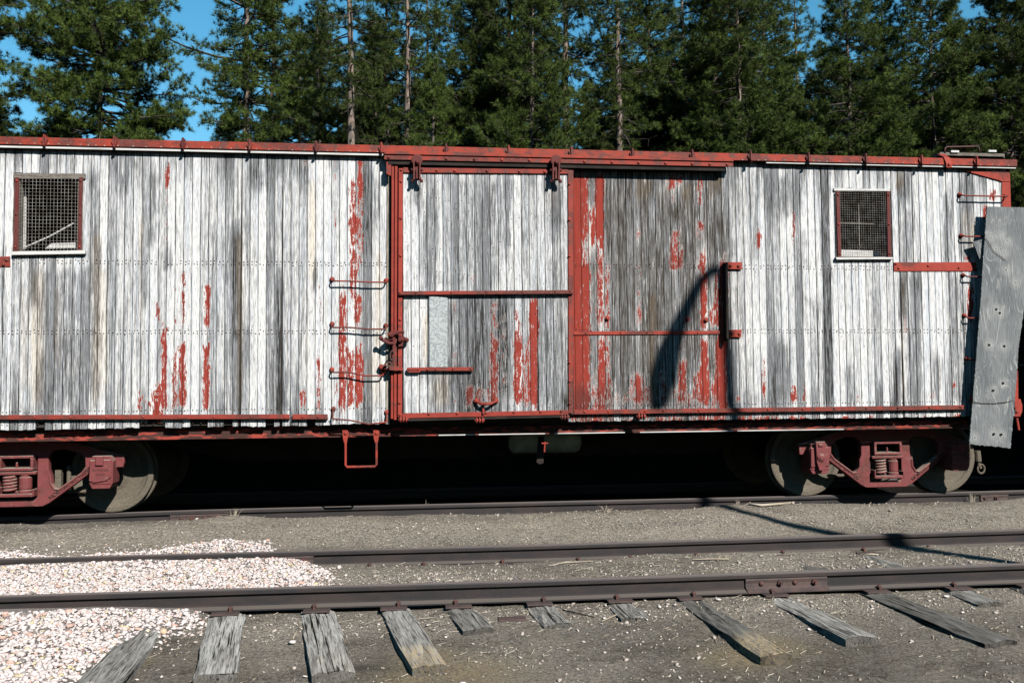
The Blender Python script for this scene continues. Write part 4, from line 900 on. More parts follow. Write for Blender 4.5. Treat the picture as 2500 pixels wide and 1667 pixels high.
# windows with wire mesh
def window(W, px, nx, nz, stripL, stripR, topb, sillb, topmat):
    fr = MB(); x0, x1, z0, z1 = W['x0'], W['x1'], W['z0'], W['z1']
    fr.box(x0-.0, x0+.028, 0.0, 0.10, z0, z1).box(x1-.028, x1, 0.0, 0.10, z0, z1).box(x0+.029, x1-.029, 0.002, 0.10, z0, z0+.02).box(x0+.029, x1-.029, 0.002, 0.10, z1-.02, z1)
    wd = mk('window', fr, 'greywood', car)
    mk('head_board', MB().pxprism(topb, -0.022, 0.022), topmat, wd, 0.003)
    mk('sill', MB().pxprism(sillb, -0.045, 0.05), 'whitewood', wd, 0.003)
    for s in (stripL, stripR):
        mk('side_strip', MB().pxprism(s, -0.034, 0.014), 'maroon', wd, 0.002)
        ys = [s[0][1]+9, (s[0][1]+s[2][1])/2, s[2][1]-10]
        for t, yv in zip((0.05, .5, .95), ys):
            a = (s[0][0]+s[1][0])/2*(1-t)+(s[2][0]+s[3][0])/2*t; q = onY(a, yv, -0.034); mk('bolt', MB().bolt(q[0], -0.034, q[2], .012, .012), 'bolt', wd)
    m = MB(); (a0, b0), (a1, b1), (a2, b2), (a3, b3) = px; rr = .0016 if nx < 24 else .0012
    def pt(u, v): return (a0*(1-u)+a1*u)*(1-v)+(a3*(1-u)+a2*u)*v, (b0*(1-u)+b1*u)*(1-v)+(b3*(1-u)+b2*u)*v
    for i in range(nx+1):
        j1, j2 = rnd.gauss(0, .4), rnd.gauss(0, .4)
        P = [onY(pt(i/nx, v)[0]+j1*(1-v)+j2*v, pt(i/nx, v)[1], -0.019-.003*((k+i) % 2)) for k, v in enumerate(np.linspace(-.01, 1.01, 7))]; m.tube(P, rr, 4)
    for i in range(nz+1):
        P = [onY(pt(u, i/nz)[0], pt(u, i/nz)[1]+rnd.gauss(0, .3), -0.019-.003*((k+i+1) % 2)) for k, u in enumerate(np.linspace(-.01, 1.01, 6))]; m.tube(P, rr, 4)
    mk('wire_mesh', m, 'wire', wd)
    return wd
wl = window(winL, [(37,426),(202,429),(200,614),(33,613)], 19, 22, [(36,433),(46,433),(44,613),(31.5,613)], [(193,433),(201.5,433),(198.5,613),(189.5,613)], [(32,422.5),(208,424),(208,437),(34,437)], [(27.5,614),(207.5,611),(207.5,620),(27.5,623)], 'greywood')
wr = window(winR, [(2039,461),(2173,465),(2178,632),(2043,633)], 24, 30, [(2041.5,467),(2050,467),(2054,629),(2046,629)], [(2165,467),(2173,467),(2176.5,629),(2168,629)], [(2036,459),(2174,462),(2174,467),(2036,466)], [(2041,628),(2181,628),(2181,633),(2042,634)], 'whitewood')
mk('inner_board', MB().pxprism([(50,462),(64,462),(62,612),(46,612)], 0.16, 0.02), 'whitewood', wl)
mk('inner_stick', MB().tube([onY(49,609,0.13), onY(120,578,0.15), onY(180,545,0.17)], .008, 6), 'whitewood', wl)
mk('inner_board', MB().pxprism([(125,594),(186,592),(186,606),(110,607)], 0.16, 0.03), 'whitewood', wl)
mk('inner_board', MB().pxprism([(2053,609),(2148,613),(2148,628),(2054,628)], 0.15, 0.03), 'whitewood', wr)
mk('inner_bar', MB().tube([onY(2052,545,0.13), onY(2143,547,0.13)], .006, 6).tube([onY(2096,492,0.14), onY(2098,600,0.14)], .005, 6), 'wire', wr)

# stencilled lettering that survives on one red board
q = onY(382, 962, -0.002); text('lettering', 'EC', 0.036, 'letter', side, (q[0], -0.0012, q[2]), (1, 0, 0), (0, -1, 0), .0006)
q = onY(382, 977, -0.002); text('lettering', '75', 0.036, 'letter', side, (q[0], -0.0012, q[2]), (1, 0, 0), (0, -1, 0), .0006)

# side sill and underframe
ss = MB(); xm_ = XX(800); ss.box(X0, xm_, 0.105, 0.12, 0.780, ZB+.03).box(xm_, X1-0.02, 0.125, 0.14, 0.792, ZB+.03).box(xm_, X1-0.02, 0.09, 0.1248, 0.778, 0.7915)
sill = mk('side_sill', ss, 'sill', car)
for a, b in ((1070,1160),(1168,1330),(1355,1525),(1562,1790),(1800,2060)): mk('sill_lip', MB().box(XX(a), XX(b), 0.084, 0.0895, 0.7795, 0.7895), 'whitewood', sill)
uf = MB()
pts = [(-9.0, .80), (-3.2, .80), (-1.9, .47), (3.6, .47), (4.8, .80), (6.6, .80), (6.6, .90), (-9.0, .90)]
uf.prism(pts, 1.10, 1.16); uf.prism(pts, 1.64, 1.70); uf.box(-9.0, 6.6, 0.11, 2.7, 0.865, 0.897)
for x in np.arange(-8.6, 6.6, 0.9): uf.box(x-.05, x+.05, 0.16, 2.7, .80, .864)
mk('underframe', uf, 'dark', car)
c = onY(1330, 1090, 0.75); m = MB(); hl = 0.41
m.lathe((c[0]-hl, 0.75, .655), (1, 0, 0), [(0, .06), (.02, .10), (.06, .125), (2*hl-.06, .125), (2*hl-.02, .10), (2*hl, .06)], 20)
mk('air_tank', m, 'tank', car, smooth=True)
m = MB().pxprism([(1316,1064),(1328,1064),(1327,1130),(1318,1133),(1310,1128)], 0.45, 0.04); mk('hanger_bracket', m, 'dark', car)
m = MB(); m.tube([onY(1330,1078,0.12), onY(1329,1103,0.12)], .009, 8).tube([onY(1322,1082,0.12), onY(1338,1082,0.12)], .008, 8); mk('release_rod', m, 'redclean', car)
m = MB(); Ys = -0.025
a0, a1 = 843.5, 919
for a in (a0, a1):
    m.pxprism([(a-7.5,1050),(a+5.5,1050),(a+5.5,1068),(a+3,1082),(a-3,1082),(a-6.5,1068)], Ys-.006, .014)
    c = onY(a, 1057, Ys); m.bolt(c[0], Ys-.006, c[2], .018, .016)
    m.box(c[0]-.03, c[0]+.03, Ys+.0085, .03, .80, .84)
pA, pB = onY(a0, 1080, Ys), onY(a1, 1080, Ys); zb = onY(880, 1139, Ys)[2]
m.tube([pA, (pA[0], Ys, zb+.02), (pA[0]+.015, Ys, zb), (pB[0]-.015, Ys, zb), (pB[0], Ys, zb+.02), pB], .0125, 8)
mk('step', m, 'redclean', car, smooth=False)

# trucks
def truck(xc, lidside):
    tp = MB(); tp.box(xc-.13, xc+.13, .40, 2.40, .42, .62).box(xc-.17, xc+.17, .9, 1.9, .62, .80)
    tk = mk('truck', tp, 'dark', car)
    A = 0.838
    def P(u, v): return (xc+u, v)
    # cast side frame: outline with three openings, made as a filled 2D curve
    outer = [(-1.02,.60),(-.90,.63),(-.55,.74),(-.30,.80),(.30,.80),(.55,.74),(.90,.63),(1.02,.60),(1.02,.50),(.72,.485),(.665,.42),(.30,.145),(.24,.115),(-.24,.115),(-.30,.145),(-.665,.42),(-.72,.485),(-1.02,.50)]
    holeC = [(-.195,.62),(.195,.62),(.195,.20),(.165,.165),(-.165,.165),(-.195,.20)]
    holeL = [(-.655,.60),(-.60,.645),(-.45,.69),(-.33,.68),(-.285,.62),(-.285,.48),(-.31,.42),(-.315,.34),(-.35,.285),(-.40,.275),(-.62,.435),(-.66,.49)]
    holeR = [(-a, b) for a, b in holeL][::-1]
    cu = bpy.data.curves.new('c', 'CURVE'); cu.dimensions = '2D'; cu.fill_mode = 'BOTH'; cu.extrude = .035; cu.bevel_depth = .008; cu.bevel_resolution = 1
    for loop in (outer, holeC, holeL, holeR):
        sp = cu.splines.new('POLY'); sp.points.add(len(loop)-1); sp.use_cyclic_u = True
        for i, (a, b) in enumerate(loop): sp.points[i].co = (a, b, 0, 1)
    t = bpy.data.objects.new('t', cu); col.objects.link(t); dg = bpy.context.evaluated_depsgraph_get(); me = bpy.data.meshes.new_from_object(t.evaluated_get(dg))
    bpy.data.objects.remove(t); bpy.data.curves.remove(cu)
    for Yf in (.385, 2.40):
        mm = me.copy(); mm.transform(Matrix(((1, 0, 0, xc), (0, 0, 1, Yf), (0, 1, 0, 0), (0, 0, 0, 1)))); mm.flip_normals(); mm.materials.clear(); mm.materials.append(M['truckred']); mm.name = 'side_frame'
        o = bpy.data.objects.new('side_frame', mm); col.objects.link(o); o.parent = tk; WORG[o.name] = Vector((0, 0, 0))
    # raised rim along the lower edges of the openings
    rim = MB()
    for hl in (holeL, holeR):
        ps = [(xc+a, .342, b) for a, b in (hl[6:] if hl is holeL else hl[:6][::-1])]
        mk('frame_rim', MB().tube(ps, .012, 6), 'truckred', tk)
    # bolster end, spring plank, springs, snubber
    b = MB(); y0, y1 = .285, .42
    b.box(xc-.165, xc+.165, y0, y1, .600, .628).box(xc-.165, xc+.165, y0, y1, .475, .505).box(xc-.165, xc-.138, y0, y1, .5055, .5995).box(xc+.138, xc+.165, y0, y1, .5055, .5995)
    b.prism([P(-.012,.5055), P(.012,.5055), P(.007,.56), P(-.007,.56)], y0+.02, y0+.04)
    b.box(xc-.185, xc+.185, .30, .43, .435, .466)
    mk('bolster_end', b, 'truckred', tk, 0.004)
    b = MB(); b.box(xc-.16, xc+.165, .275, .43, .215, .245).box(xc-.175, xc-.1605, .275, .43, .216, .31).box(xc+.1655, xc+.18, .275, .43, .216, .29); mk('spring_seat', b, 'truckred', tk, 0.003)
    for sx, n in ((-.075, 5.2),):
        m = MB(); pts = [(xc+sx+.056*math.cos(t), .345+.056*math.sin(t), .258+.165*t/(2*math.pi*n)) for t in np.linspace(0, 2*math.pi*n, int(n*14))]; m.tube(pts, .0145, 6); mk('spring', m, 'truckred', tk, smooth=True)
    m = MB(); m.lathe((xc+.075, .345, .246), (0, 0, 1), [(0, .066), (.03, .066), (.034, .055), (.045, .055), (.046, .061), (.16, .061), (.165, .05), (.185, .05)], 18); mk('snubber', m, 'truckred', tk)
    # wheels, axles
    for s in (-1, 1):
        ax = xc+s*A
        for Yf, d in ((.60, 1), (2.19, -1)):
            m = MB(); R = .419
            m.lathe((ax, Yf, .419), (0, d, 0), [(-.01, .105), (.0, .11), (.022, .135), (.045, .20), (.040, .30), (.022, .345), (.004, .362), (.0, .370), (.0, .408), (.004, R), (.095, R-.004), (.105, R+.018), (.125, R+.022), (.135, R+.012), (.138, .36), (.10, .30), (.10, .18), (.15, .12)], 56)
            m.f = [q[::-1] for q in m.f] if d > 0 else m.f
            mk('wheel', m, 'wheel', tk, smooth=False)
        m = MB(); m.tube([(ax, .30, .419), (ax, 2.49, .419)], .075, 14); mk('axle', m, 'dark', tk)
        # journal box and lid
        j = MB()
        j.prism([(ax-.115,.56),(ax-.085,.615),(ax+.085,.615),(ax+.115,.56),(ax+.115,.34),(ax+.085,.285),(ax-.085,.285),(ax-.115,.34)], .245, .46)
        j.box(ax-.10, ax+.10, .238, .2448, .33, .57)
        mk('journal_box', j, 'truckred', tk, 0.008)
        l = MB()
        if s == lidside:     # flat lid with lettering and a hinge on top
            l.prism([(ax-.105,.575),(ax+.10,.58),(ax+.105,.40),(ax+.06,.365),(ax-.06,.345),(ax-.11,.365)], .222, .2375); l.box(ax-.045, ax+.03, .200, .225, .52, .62)
        else:
            l.prism([(ax-.105,.575),(ax+.10,.58),(ax+.105,.37),(ax-.11,.36)], .224, .2375)
            l.prism([(ax-.065,.645),(ax+.045,.645),(ax+.05,.585),(ax+.048,.50),(ax+.05,.42),(ax+.038,.33),(ax-.028,.325),(ax-.055,.41),(ax-.058,.50)], .19, .2235)
            l.lathe((ax-.004, .19, .47), (0, -1, 0), [(0, .046), (.012, .046), (.014, .030), (.022, .028), (.024, .012)], 16); l.box(ax-.035, ax+.015, .176, .19, .59, .62)
        mk('journal_lid', l, 'truckred', tk, 0.006)
        if s == lidside:
            text('lettering', 'NATIONAL', .032, 'iron', tk, (ax, .2205, .475), (1, 0, 0), (0, -1, 0), .002); text('lettering', '5½X10', .028, 'iron', tk, (ax, .2205, .43), (1, 0, 0), (0, -1, 0), .002)
    d = Vector((.665-.30, 0, .42-.145)).normalized()
    text('lettering', 'NOR PAC RY  F6393', .056, 'nail', tk, (xc+.505, .341, .335), d, (0, -1, 0), .004)
    text('lettering', 'SYMINGTON  7026', .050, 'nail', tk, (xc-.505, .341, .335), (d.x, 0, -d.z), (0, -1, 0), .004)
    m = MB(); m.tube([(xc-.60, .55, .23), (xc+.60, .55, .23)], .018, 8).tube([(xc+.42, .55, .23), (xc+.42, .55, .5)], .022, 8).box(xc+.30, xc+.36, .5, .56, .28, .46); mk('brake_rigging', m, 'wheel', tk)
    return tk
truck(onY(2167.6,1117,.3)[0], 1); truck(onY(40,1120,.3)[0], 1)

# running board and hand holds over the right end of the roof
def onp(a, b, Y): return tuple(onY(a, b, Y))
for i, yv in enumerate((.50, .68, .86)):
    mk('running_board', MB().box(onY(2285, 380, yv)[0], onY(2442, 380, yv)[0], yv-.08, yv+.08, ZT_+.165+.04*i, ZT_+.20+.04*i), 'greywood', car)
for a, b in ((2327, 372), (2418, 371)):
    q = onY(a, b, .44); mk('board_end', MB().box(q[0]-.05, q[0]+.05, .40, .419, q[2]-.012, q[2]+.012), 'whitewood', car)
m = MB(); z0 = ZT_+.04; Yh = 0.25
A_, B_ = onp(2307,374,Yh), onp(2307,359,Yh); C_, D_ = onp(2390,358,Yh), onp(2391,374,Yh)
m.tube([A_, (B_[0], Yh, B_[2]-.02), (B_[0]+.02, Yh, B_[2]), (C_[0]-.02, Yh, C_[2]), (C_[0], Yh, C_[2]-.02), D_], .010, 8); mk('roof_grab_iron', m, 'iron', car, smooth=True)
m = MB(); Yh = .5
A_, B_ = onp(2320,392,Yh), onp(2320,381,Yh); C_, D_ = onp(2438,381,Yh), onp(2440,396,Yh)
m.tube([A_, B_, C_, D_], .010, 8); mk('roof_grab_iron', m, 'iron', car, smooth=True)
m = MB(); ps = [onY(a, b, -0.08) for a, b in ((2282,378),(2290,377),(2304,384),(2312,398),(2315,407))]
p1 = [onp(2289,376,0.15), onp(2304,383,-0.085), onp(2310,398,-0.098), onp(2311,409,-0.098)]; p2 = [onp(2306,376,0.15), onp(2320,386,-0.085), onp(2324,400,-0.098), onp(2324,409,-0.098)]
vs = p1+p2+[(x, y+.012, z-.006) for x, y, z in p1+p2]
m.add(vs, [(0,4,5,1),(1,5,6,2),(2,6,7,3),(8,9,13,12),(9,10,14,13),(10,11,15,14),(0,1,9,8),(1,2,10,9),(2,3,11,10),(4,12,13,5),(5,13,14,6),(6,14,15,7),(3,7,15,11),(0,8,12,4)])
c = onY(2317, 402, -.1); m.bolt(c[0], -.1, c[2], .016, .014); mk('roof_strap', m, 'redclean', car)
# fittings on the car end, right of the plywood sheet
m = MB(); Ye = 0.10
m.tube([(X1+.02, .15, onY(2470,490,.1)[2]), (X1+.10, .12, onY(2474,488,.1)[2])], .012, 8); mk('end_grab_iron', m, 'redworn', car)
m = MB(); m.pxprism([(2481,905),(2486,905),(2486.5,975),(2481,975)], .12, .03).pxprism([(2476,974),(2492,974),(2496.5,990),(2496,1005),(2491,1017),(2476,1017)], .10, .05).tube([onp(2482,1020,.13), onp(2487,1050,.13)], .016, 8)
for a, b in ((2482,952),(2482,967),(2481,982),(2482,1005)): c = onY(a, b, .10); m.bolt(c[0], .10, c[2], .018, .016)
mk('uncoupling_bracket', m, 'redclean', car, 0.003)
m = MB(); m.tube([onp(2386,1100,.9), onp(2388,1125,.9), onp(2388,1130,.9)], [.035, .04, .02], 10).tube([onp(2388,1130,.9), onp(2394,1143,.9)], .02, 8)
ring(2395, 1144, .045, .055, .9, .012); mk('air_hose', m, 'wheel', car)
m = MB(); m.tube([onY(2372,968,-.02), onY(2371,978,-.05), onY(2375,984,-.05), onY(2377,974,-.03)], .02, 8); mk('end_hook', m, 'redclean', car)
m = MB(); m.box(X1, X1+.45, 1.25, 1.55, .70, .95).box(X1+.4501, X1+.75, 1.20, 1.60, .66, 1.0); mk('coupler', m, 'dark', car, .02)

# ------------------------------------------------------------------ plywood sheet wired to the right end of the car
YP = -0.13
out = [(2409.7,504.5),(2440,504),(2475,506),(2520,507),(2517,560),(2509,640),(2501,740),(2492,800),(2485,850),(2481,920),(2476,985),(2471,1045),(2467,1093.5),(2440,1091),(2411,1088),(2392,1084.5),(2382,1084),(2366.8,1083),(2372,1010),(2380,900),(2384,850),(2390,770),(2395.5,700),(2399,640),(2404,575)]
pl = thing('plywood_sheet', tuple(onY(2420, 1085, YP)), 'tall grey weathered plywood sheet with knots, wired upright to the right end of the boxcar', 'plywood')
KN = [(2445,1060),(2427,1059),(2425,953),(2449,935),(2441,764),(2432,755),(2415,842),(2452,845),(2431,607),(2459,590),(2455,660),(2478,690),(2418,580),(2445,575),(2450,618),(2380,1068)]
def dense(px, step=14):
    o = []
    for i in range(len(px)):
        a, b = np.array(px[i], float), np.array(px[(i+1) % len(px)], float); n = max(1, int(np.linalg.norm(b-a)/step))
        for k in range(n): o.append(a+(b-a)*k/n+(rng.normal(0, 0.5, 2) if k else 0))
    return [tuple(q) for q in o]
# sheet as a grid so that knots can shade it
m = MB(); NU, NV = 30, 150; kn = []
def edge_x(y, left):
    L = [(2409.7,504),(2404,575),(2399,640),(2395.5,700),(2390,770),(2384,850),(2380,900),(2372,1010),(2366.8,1083)] if left else [(2520,507),(2517,560),(2509,640),(2501,740),(2492,800),(2485,850),(2481,920),(2476,985),(2467,1093)]
    return float(np.interp(y, [q[1] for q in L], [q[0] for q in L]))
for i in range(NV+1):
    t = i/NV
    for j in range(NU+1):
        u = j/NU; yl = 504.5+(1083.5-504.5)*t; yr = 507+(1093.5-507)*t; yy = yl*(1-u)+yr*u
        xx = edge_x(yl, True)*(1-u)+edge_x(yr, False)*u
        if j in (0, NU): xx += rnd.gauss(0, .5)
        if i == NV: yy += rnd.gauss(0, .8)
        P = onY(xx, yy, YP); m.v.append((P[0], YP-.02*math.sin(3.1*t)*0.5, P[2]))
        dmin = min(math.hypot(xx-a, yy-b) for a, b in KN); kn.append(max(0, 1-dmin/19))
W_ = NU+1
for i in range(NV):
    for j in range(NU): a = i*W_+j; m.f.append((a, a+W_, a+W_+1, a+1))
nfront = len(m.v); m.v += [(x, y+.016, z) for x, y, z in m.v[:nfront]]; kn += [0]*nfront
m.f += [tuple(q+nfront for q in f[::-1]) for f in m.f[:]]
ring_i = [j for j in range(W_)]+[i*W_+NU for i in range(1, NV+1)]+[NV*W_+j for j in range(NU-1, -1, -1)]+[i*W_ for i in range(NV-1, 0, -1)]
sheet = mk('sheet', m, 'ply', pl, attrs={'knot': kn})
em = MB(); em.v = [m.v[i] for i in ring_i]+[m.v[i+nfront] for i in ring_i]; nr = len(ring_i)
em.f = [(i, i+nr, (i+1) % nr+nr, (i+1) % nr) for i in range(nr)]; mk('edge', em, 'plyedge', pl)
for a, b in KN[:8]:
    q = onY(a, b, YP-.012); mk('knot', MB().lathe((q[0], YP-.011, q[2]), (0, -1, 0), [(0, .0155), (.0015, .013)], 12), 'knot', pl)
mk('torn_flap', MB().pxprism([(2374.5,591),(2399,584),(2398,615),(2397,645),(2389,626),(2382,606)], YP+.03, .012), 'ply', pl)
mk('tie_wire', MB().tube([onY(2375,980,YP-.02), onY(2395,984,YP-.016), onY(2430,984.5,YP-.016), onY(2460,981,YP-.016), onY(2478,976,YP)], .0032, 6), 'nail', pl)
mk('tie_wire', MB().tube([onY(2402,580,YP-.01), onY(2413,590,YP-.016), onY(2425,613,YP-.016), onY(2455,636,YP-.016)], .0028, 6), 'nail', pl)

# ------------------------------------------------------------------ next car on the same track, seen only at the right edge
nc = thing('gondola_car', (9.6, 1.4, 0), 'dark freight car coupled behind the boxcar, at the right picture edge', 'railcar')
xg = 7.95
mk('body', MB().box(xg, xg+9, 0.10, 2.70, .80, 2.25), 'dark', nc)
for z in (1.15, 1.65, 2.20): mk('rib', MB().box(xg-.03, xg+9, 0.06, 0.0995, z, z+.07), 'iron', nc)
mk('end_rail', MB().tube([(xg-.06, .2, 1.5), (xg-.06, 2.6, 1.5)], .012, 8).tube([(xg-.06, .2, 2.0), (xg-.06, 2.6, 2.0)], .012, 8).tube([(xg-.06, .2, 1.0), (xg-.06, 2.6, 1.0)], .012, 8), 'wire', nc)
for ax in (xg+1.2, xg+2.9):
    for Yf in (.60, 2.07): mk('wheel', MB().lathe((ax, Yf, .419), (0, 1, 0), [(0, .1), (0, .41), (.09, .415), (.10, .44), (.13, .43), (.13, .1)], 32), 'wheel', nc)

# ------------------------------------------------------------------ the post outside the picture whose shadow crosses the ground and the car
Yp = -7.6
def cast(a, b, Y): q = onY(a, b, 0.0); t = (Y-q[1])/SUN.y; return (q[0]+SUN.x*t, Y, q[2]+SUN.z*t)
post = thing('dead_tree', (8.9, Yp, float(hat(8.9, Yp))), 'leaning dead tree outside the frame, its blurred shadow lying across dirt and boxcar', 'tree')
mk('trunk', MB().tube([(8.9, Yp, -.7), (8.45, Yp, 2.5), (7.98, Yp, 4.5), (7.55, Yp, 5.05), (7.22, Yp, 5.6), (6.93, Yp, 6.4), (6.74, Yp, 7.1), (6.69, Yp, 8.5)], [.16, .13, .09, .08, .075, .07, .06, .05], 10), 'bark', post)
mk('limb', MB().tube([cast(a, b, Yp) for a, b in ((1772,655),(1738,662),(1712,684),(1680,745),(1655,800),(1632,860),(1618,925),(1608,988))], [.04, .055, .06, .075, .10, .135, .16, .10], 10), 'bark', post)

# ------------------------------------------------------------------ pine trees
def pine(seed, Ht, hb, R, R0, step=0.42, dens=1.0, dead=0.3, lean=0.0, kb=5, profile=1.0, limbs=()):
    r = np.random.default_rng(seed); tr = MB(); br = MB()
    nseg = 14; path = []
    wx, wy = r.normal(0, .10, nseg+1).cumsum()*.35, r.normal(0, .10, nseg+1).cumsum()*.35
    for i in range(nseg+1): path.append(np.array([wx[i]+lean*i/nseg*Ht, wy[i], Ht*i/nseg]))
    rad = [R0*(1-.9*(i/nseg)**1.15)+.01 for i in range(nseg+1)]; rad[0] *= 1.35
    tr.tube(path, rad, 9)
    def at(h): return np.array([np.interp(h, [p[2] for p in path], [p[k] for p in path]) for k in range(3)])
    tuftC = []; tuftD = []
    def branch(h, az, L, el, live, thick):
        p0 = at(h); d = np.array([math.cos(az)*math.cos(el), math.sin(az)*math.cos(el), math.sin(el)]); n = 4; P = [p0]; q = p0.copy()
        for k in range(n):
            dd = d + r.normal(0, .12, 3)+np.array([0, 0, .16*(k-1)]); dd /= np.linalg.norm(dd); q = q+dd*L/n; P.append(q.copy()); d = dd
        br.tube(P, [thick, thick*.8, thick*.6, thick*.4, thick*.15], 4, False)
        if not live:
            for k in range(r.integers(1, 4)):
                s = P[r.integers(1, 4)]; e = s+r.normal(0, .3, 3)*min(1, L*.5); br.tube([s, e], [.008, .003], 3, False)
            return
        t = .30
        while t < 1.0:
            f = t*n; i = min(int(f), n-1); s = P[i]+(P[i+1]-P[i])*(f-i); main = P[i+1]-P[i]; main /= np.linalg.norm(main)
            sd = np.cross(main, [0, 0, 1]); sd /= np.linalg.norm(sd)+1e-6; sg = 1 if r.random() < .5 else -1
            l = L*.30*(1.15-t*.6)*r.uniform(.5, 1.2)+.10; dv = main*.55+sd*sg*.8+np.array([0, 0, r.normal(.18, .22)]); dv /= np.linalg.norm(dv)
            e = s+dv*l; br.tube([s, e], [.009, .004], 3, False)
            m = max(1, int(l/.13*dens))
            for k in range(m):
                u = 1-(k/max(m, 1))*.75; c = s+dv*l*u+r.normal(0, .06, 3); tuftC.append(c); w_ = dv+r.normal(0, .45, 3)+np.array([0, 0, .35]); tuftD.append(w_/np.linalg.norm(w_))
            t += .30/ max(1.2, L*1.25)/dens*r.uniform(.7, 1.3)
        for k in range(3):
            tuftC.append(P[-1]+r.normal(0, .07, 3)); w_ = d+np.array([0, 0, .3])+r.normal(0, .3, 3); tuftD.append(w_/np.linalg.norm(w_))
    h = hb
    while h < Ht-.25:
        t = (h-hb)/(Ht-hb); pr = (min(1, .45+t*2.2))*(1-t**1.6)**profile+.06
        az0 = r.uniform(0, 6.28); k = max(2, int(kb*r.uniform(.6, 1.25)))
        for i in range(k):
            L = R*pr*r.uniform(.5, 1.2)
            if r.random() < .10: continue
            branch(h+r.normal(0, .12), az0+i*6.283/k+r.normal(0, .3), L, math.radians(-14+48*t+r.normal(0, 9)), True, .012+.014*L)
        h += step*r.uniform(.7, 1.3)
    h = hb*.35
    while h < hb+1.5:
        if r.random() < dead*2: branch(h, r.uniform(0, 6.28), R*r.uniform(.25, .75), math.radians(r.normal(-5, 14)), False, .014)
        h += .22
    for (hh, az, L, el) in limbs: branch(hh, az, L, el, True, .06)
    C = np.array(tuftC); D = np.array(tuftD); n = len(C); K = 23
    nd_ = D[:, None, :]*.75+r.normal(0, .62, (n, K, 3)); nd_ /= np.linalg.norm(nd_, axis=2)[..., None]
    Ln = r.uniform(.13, .25, (n, K))[..., None]; sd = np.cross(nd_, r.normal(size=(n, K, 3))); sd /= np.linalg.norm(sd, axis=2)[..., None]+1e-6
    wd = .0092
    b = C[:, None, :]+nd_*.012; V = np.stack([b-sd*wd, b+sd*wd, b+nd_*Ln], 2).reshape(-1, 3)
    tint = np.repeat(np.clip(r.normal(.5, .28, n), 0, 1), K*3)
    return tr, br, V, tint
PROTO = {}
def proto(key, **kw):
    tr, br, V, tint = pine(**kw)
    me = bpy.data.meshes.new('trunk'); me.from_pydata(tr.v, [], tr.f); me.update(); me.materials.append(M['bark']); me.polygons.foreach_set('use_smooth', [True]*len(me.polygons))
    mb = bpy.data.meshes.new('branches'); mb.from_pydata(br.v, [], br.f); mb.update(); mb.materials.append(M['twig'])
    ml = bpy.data.meshes.new('crown'); n = len(V); ml.vertices.add(n); ml.vertices.foreach_set('co', V.astype(np.float32).ravel()); ml.loops.add(n); ml.loops.foreach_set('vertex_index', np.arange(n, dtype=np.int32))
    ml.polygons.add(n//3); ml.polygons.foreach_set('loop_start', np.arange(0, n, 3, dtype=np.int32)); ml.update(calc_edges=True)
    a = ml.attributes.new('tint', 'FLOAT', 'POINT'); a.data.foreach_set('value', tint.astype(np.float32)); ml.materials.append(M['leafA'])
    PROTO[key] = (me, mb, ml); print('proto', key, n//3, len(br.f))
proto('wide', seed=1, Ht=23, hb=8.0, R=3.9, R0=.20, step=.30, kb=7, dens=1.6)
proto('limb', seed=2, Ht=22, hb=9.5, R=2.4, R0=.19, step=.36, kb=6, dens=1.4, dead=.5, limbs=((13.0, math.pi*1.0, 4.9, math.radians(24)), (15.2, math.pi*.95, 2.8, math.radians(20)), (11.2, math.pi*1.05, 2.4, math.radians(8))))
proto('thin', seed=3, Ht=21.5, hb=9.0, R=2.3, R0=.15, step=.42, kb=5, dens=1.45, dead=.6)
proto('tall', seed=4, Ht=25, hb=11.5, R=2.7, R0=.21, step=.42, kb=5, dens=1.25, dead=.8)
proto('dense', seed=5, Ht=20.5, hb=6.5, R=3.3, R0=.17, step=.34, kb=7, dens=1.45, dead=.3)
proto('dense2', seed=6, Ht=19.5, hb=5.5, R=3.1, R0=.16, step=.34, kb=7, dens=1.4, dead=.3, lean=.012)
proto('young', seed=8, Ht=13.4, hb=3.0, R=2.2, R0=.12, step=.30, kb=7, dens=1.4, dead=.1)
def tree(key, px, Y, sc_, rot, label, group='pines in the forest behind the boxcar', dz=0):
    x = onY(px, 345, Y)[0]; z = float(base_h(np.array([x]), np.array([Y]))[0])+dz
    t = thing('pine_tree', (x, Y, z), label, 'tree', group); t.scale = (sc_, sc_, sc_); t.rotation_euler.z = rot
    for nm, me in zip(('trunk', 'branches', 'crown'), PROTO[key]):
        o = bpy.data.objects.new(nm, me); col.objects.link(o); o.parent = t
    return t
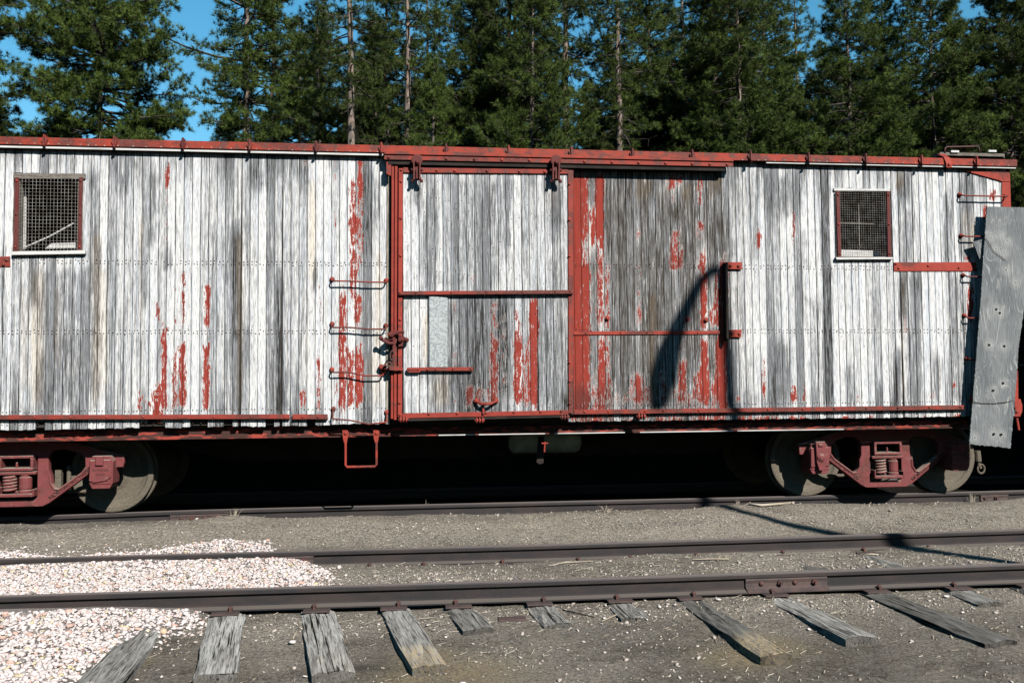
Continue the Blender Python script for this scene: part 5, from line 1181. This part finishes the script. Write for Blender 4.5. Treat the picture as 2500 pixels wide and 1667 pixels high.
TREES = [
 ('wide',-165,27,1.0,.3,'big pine at the left picture edge, its branches reaching in over blue sky'),
 ('wide',243,29,.97,2.0,'broad bushy pine standing alone left of the big gap of blue sky'),
 ('young',-5,36,1.0,1.0,'small rounded pine low at the left edge, below the sky gap'),
 ('limb',600,29,1.03,0.0,'dark pine with one long limb reaching left across the blue sky gap'),
 ('thin',672,31,1.0,.7,'slender pine with pale bark just right of the long limbed pine'),
 ('thin',777,35,.95,2.5,'thin dark pine standing in the blue gap left of the stout brown trunk'),
 ('tall',856,29,1.0,1.2,'stout pine with a bare brown trunk against the blue sky gap'),
 ('thin',936,34,1.05,4.0,'thin pine just right of the stout bare brown trunk'),
 ('tall',993,31,.95,3.3,'pine with a pale patchy trunk left of the small bright green pine'),
 ('thin',1039,36,1.0,5.1,'pine with a slim greyish trunk behind the pale patchy one'),
 ('young',1066,28,.98,.2,'young bright green pine with upright shoots just above the roof edge'),
 ('dense',1150,34,1.05,.9,'bushy pine left of the pair of dark trunks near the middle'),
 ('tall',1243,33,1.0,2.2,'left one of the pair of dark pine trunks near the middle'),
 ('thin',1262,32,1.1,.1,'right one of the pair of dark pine trunks near the middle'),
 ('dense2',1310,28,.95,1.7,'pine with sunlit yellowish green boughs right of the paired trunks'),
 ('tall',1383,30,1.0,4.4,'pine with a straight trunk, pale at its foot, left of the leaning trunk'),
 ('tall',1515,29,.95,5.6,'pine with a pale leaning trunk rising behind the closed door of the car'),
 ('dense',1590,35,1.1,3.0,'dense dark pine right of the pale leaning trunk'),
 ('thin',1676,31,1.05,1.9,'pine with a thin crooked pale trunk above the red boarded section'),
 ('dense2',1740,33,1.15,.6,'dense pine right of the thin crooked pale trunk'),
 ('dense',1815,29,1.0,4.9,'full bushy pine above the right end of the door track'),
 ('dense2',1890,33,1.1,2.8,'full pine left of the lacy gap of sky at the right'),
 ('thin',1955,36,1.0,.4,'sparse lacy pine with sky showing through, right part of the picture'),
 ('dense',2080,29,.93,5.3,'pine with a dark visible trunk and its top near the picture edge, right'),
 ('dense2',2165,32,1.0,3.9,'dense pine between the dark trunk and the tall pointed pine at the right'),
 ('dense',2270,30,1.0,1.1,'tall pointed pine above the right window'),
 ('dense2',2350,34,1.0,2.0,'pine in the dip of blue sky near the right corner'),
 ('wide',2470,30,.95,4.2,'big dark pine above the right end of the boxcar'),
 ('dense',2600,31,1.0,.5,'dark pine cut off by the right picture edge'),
]
for t in TREES: tree(*t)
BACK = 'deeper rows of pines'
blab = 'dark pine deep in the forest, half hidden behind the front pines'
i = 0
for px in range(880, 2700, 80):
    tree(['dense', 'dense2', 'thin', 'dense'][i % 4], px+rnd.uniform(-20, 20), rnd.uniform(42, 52), rnd.uniform(.92, 1.08), rnd.uniform(0, 6.28), blab, BACK); i += 1
for px in range(1000, 2700, 95):
    tree(['young', 'dense2', 'young'][i % 3], px+rnd.uniform(-20, 20), rnd.uniform(37, 42), rnd.uniform(.95, 1.12), rnd.uniform(0, 6.28), blab, BACK); i += 1
for px in (560, 640, 690, 745, 800, 860, 930, 310, 150): tree('young' if px < 700 else 'dense2', px, rnd.uniform(38, 44), rnd.uniform(.95, 1.1), rnd.uniform(0, 6.28), blab, BACK)

# row of unseen pines added behind the camera to block low sky light
for k in range(26):
    x = -62+k*5+rnd.uniform(-1.5, 1.5); Y = -40-rnd.uniform(0, 9)
    t = thing('pine_tree', (x, Y, -.5), 'unseen pine added behind the camera to block low sky light', 'tree', 'unseen pines added behind the camera'); q = rnd.uniform(.95, 1.1); t.scale = (q, q, q); t.rotation_euler.z = rnd.uniform(0, 6.28)
    for nm, me in zip(('trunk', 'branches', 'crown'), PROTO['dense' if k % 2 else 'dense2']):
        o = bpy.data.objects.new(nm, me); col.objects.link(o); o.parent = t
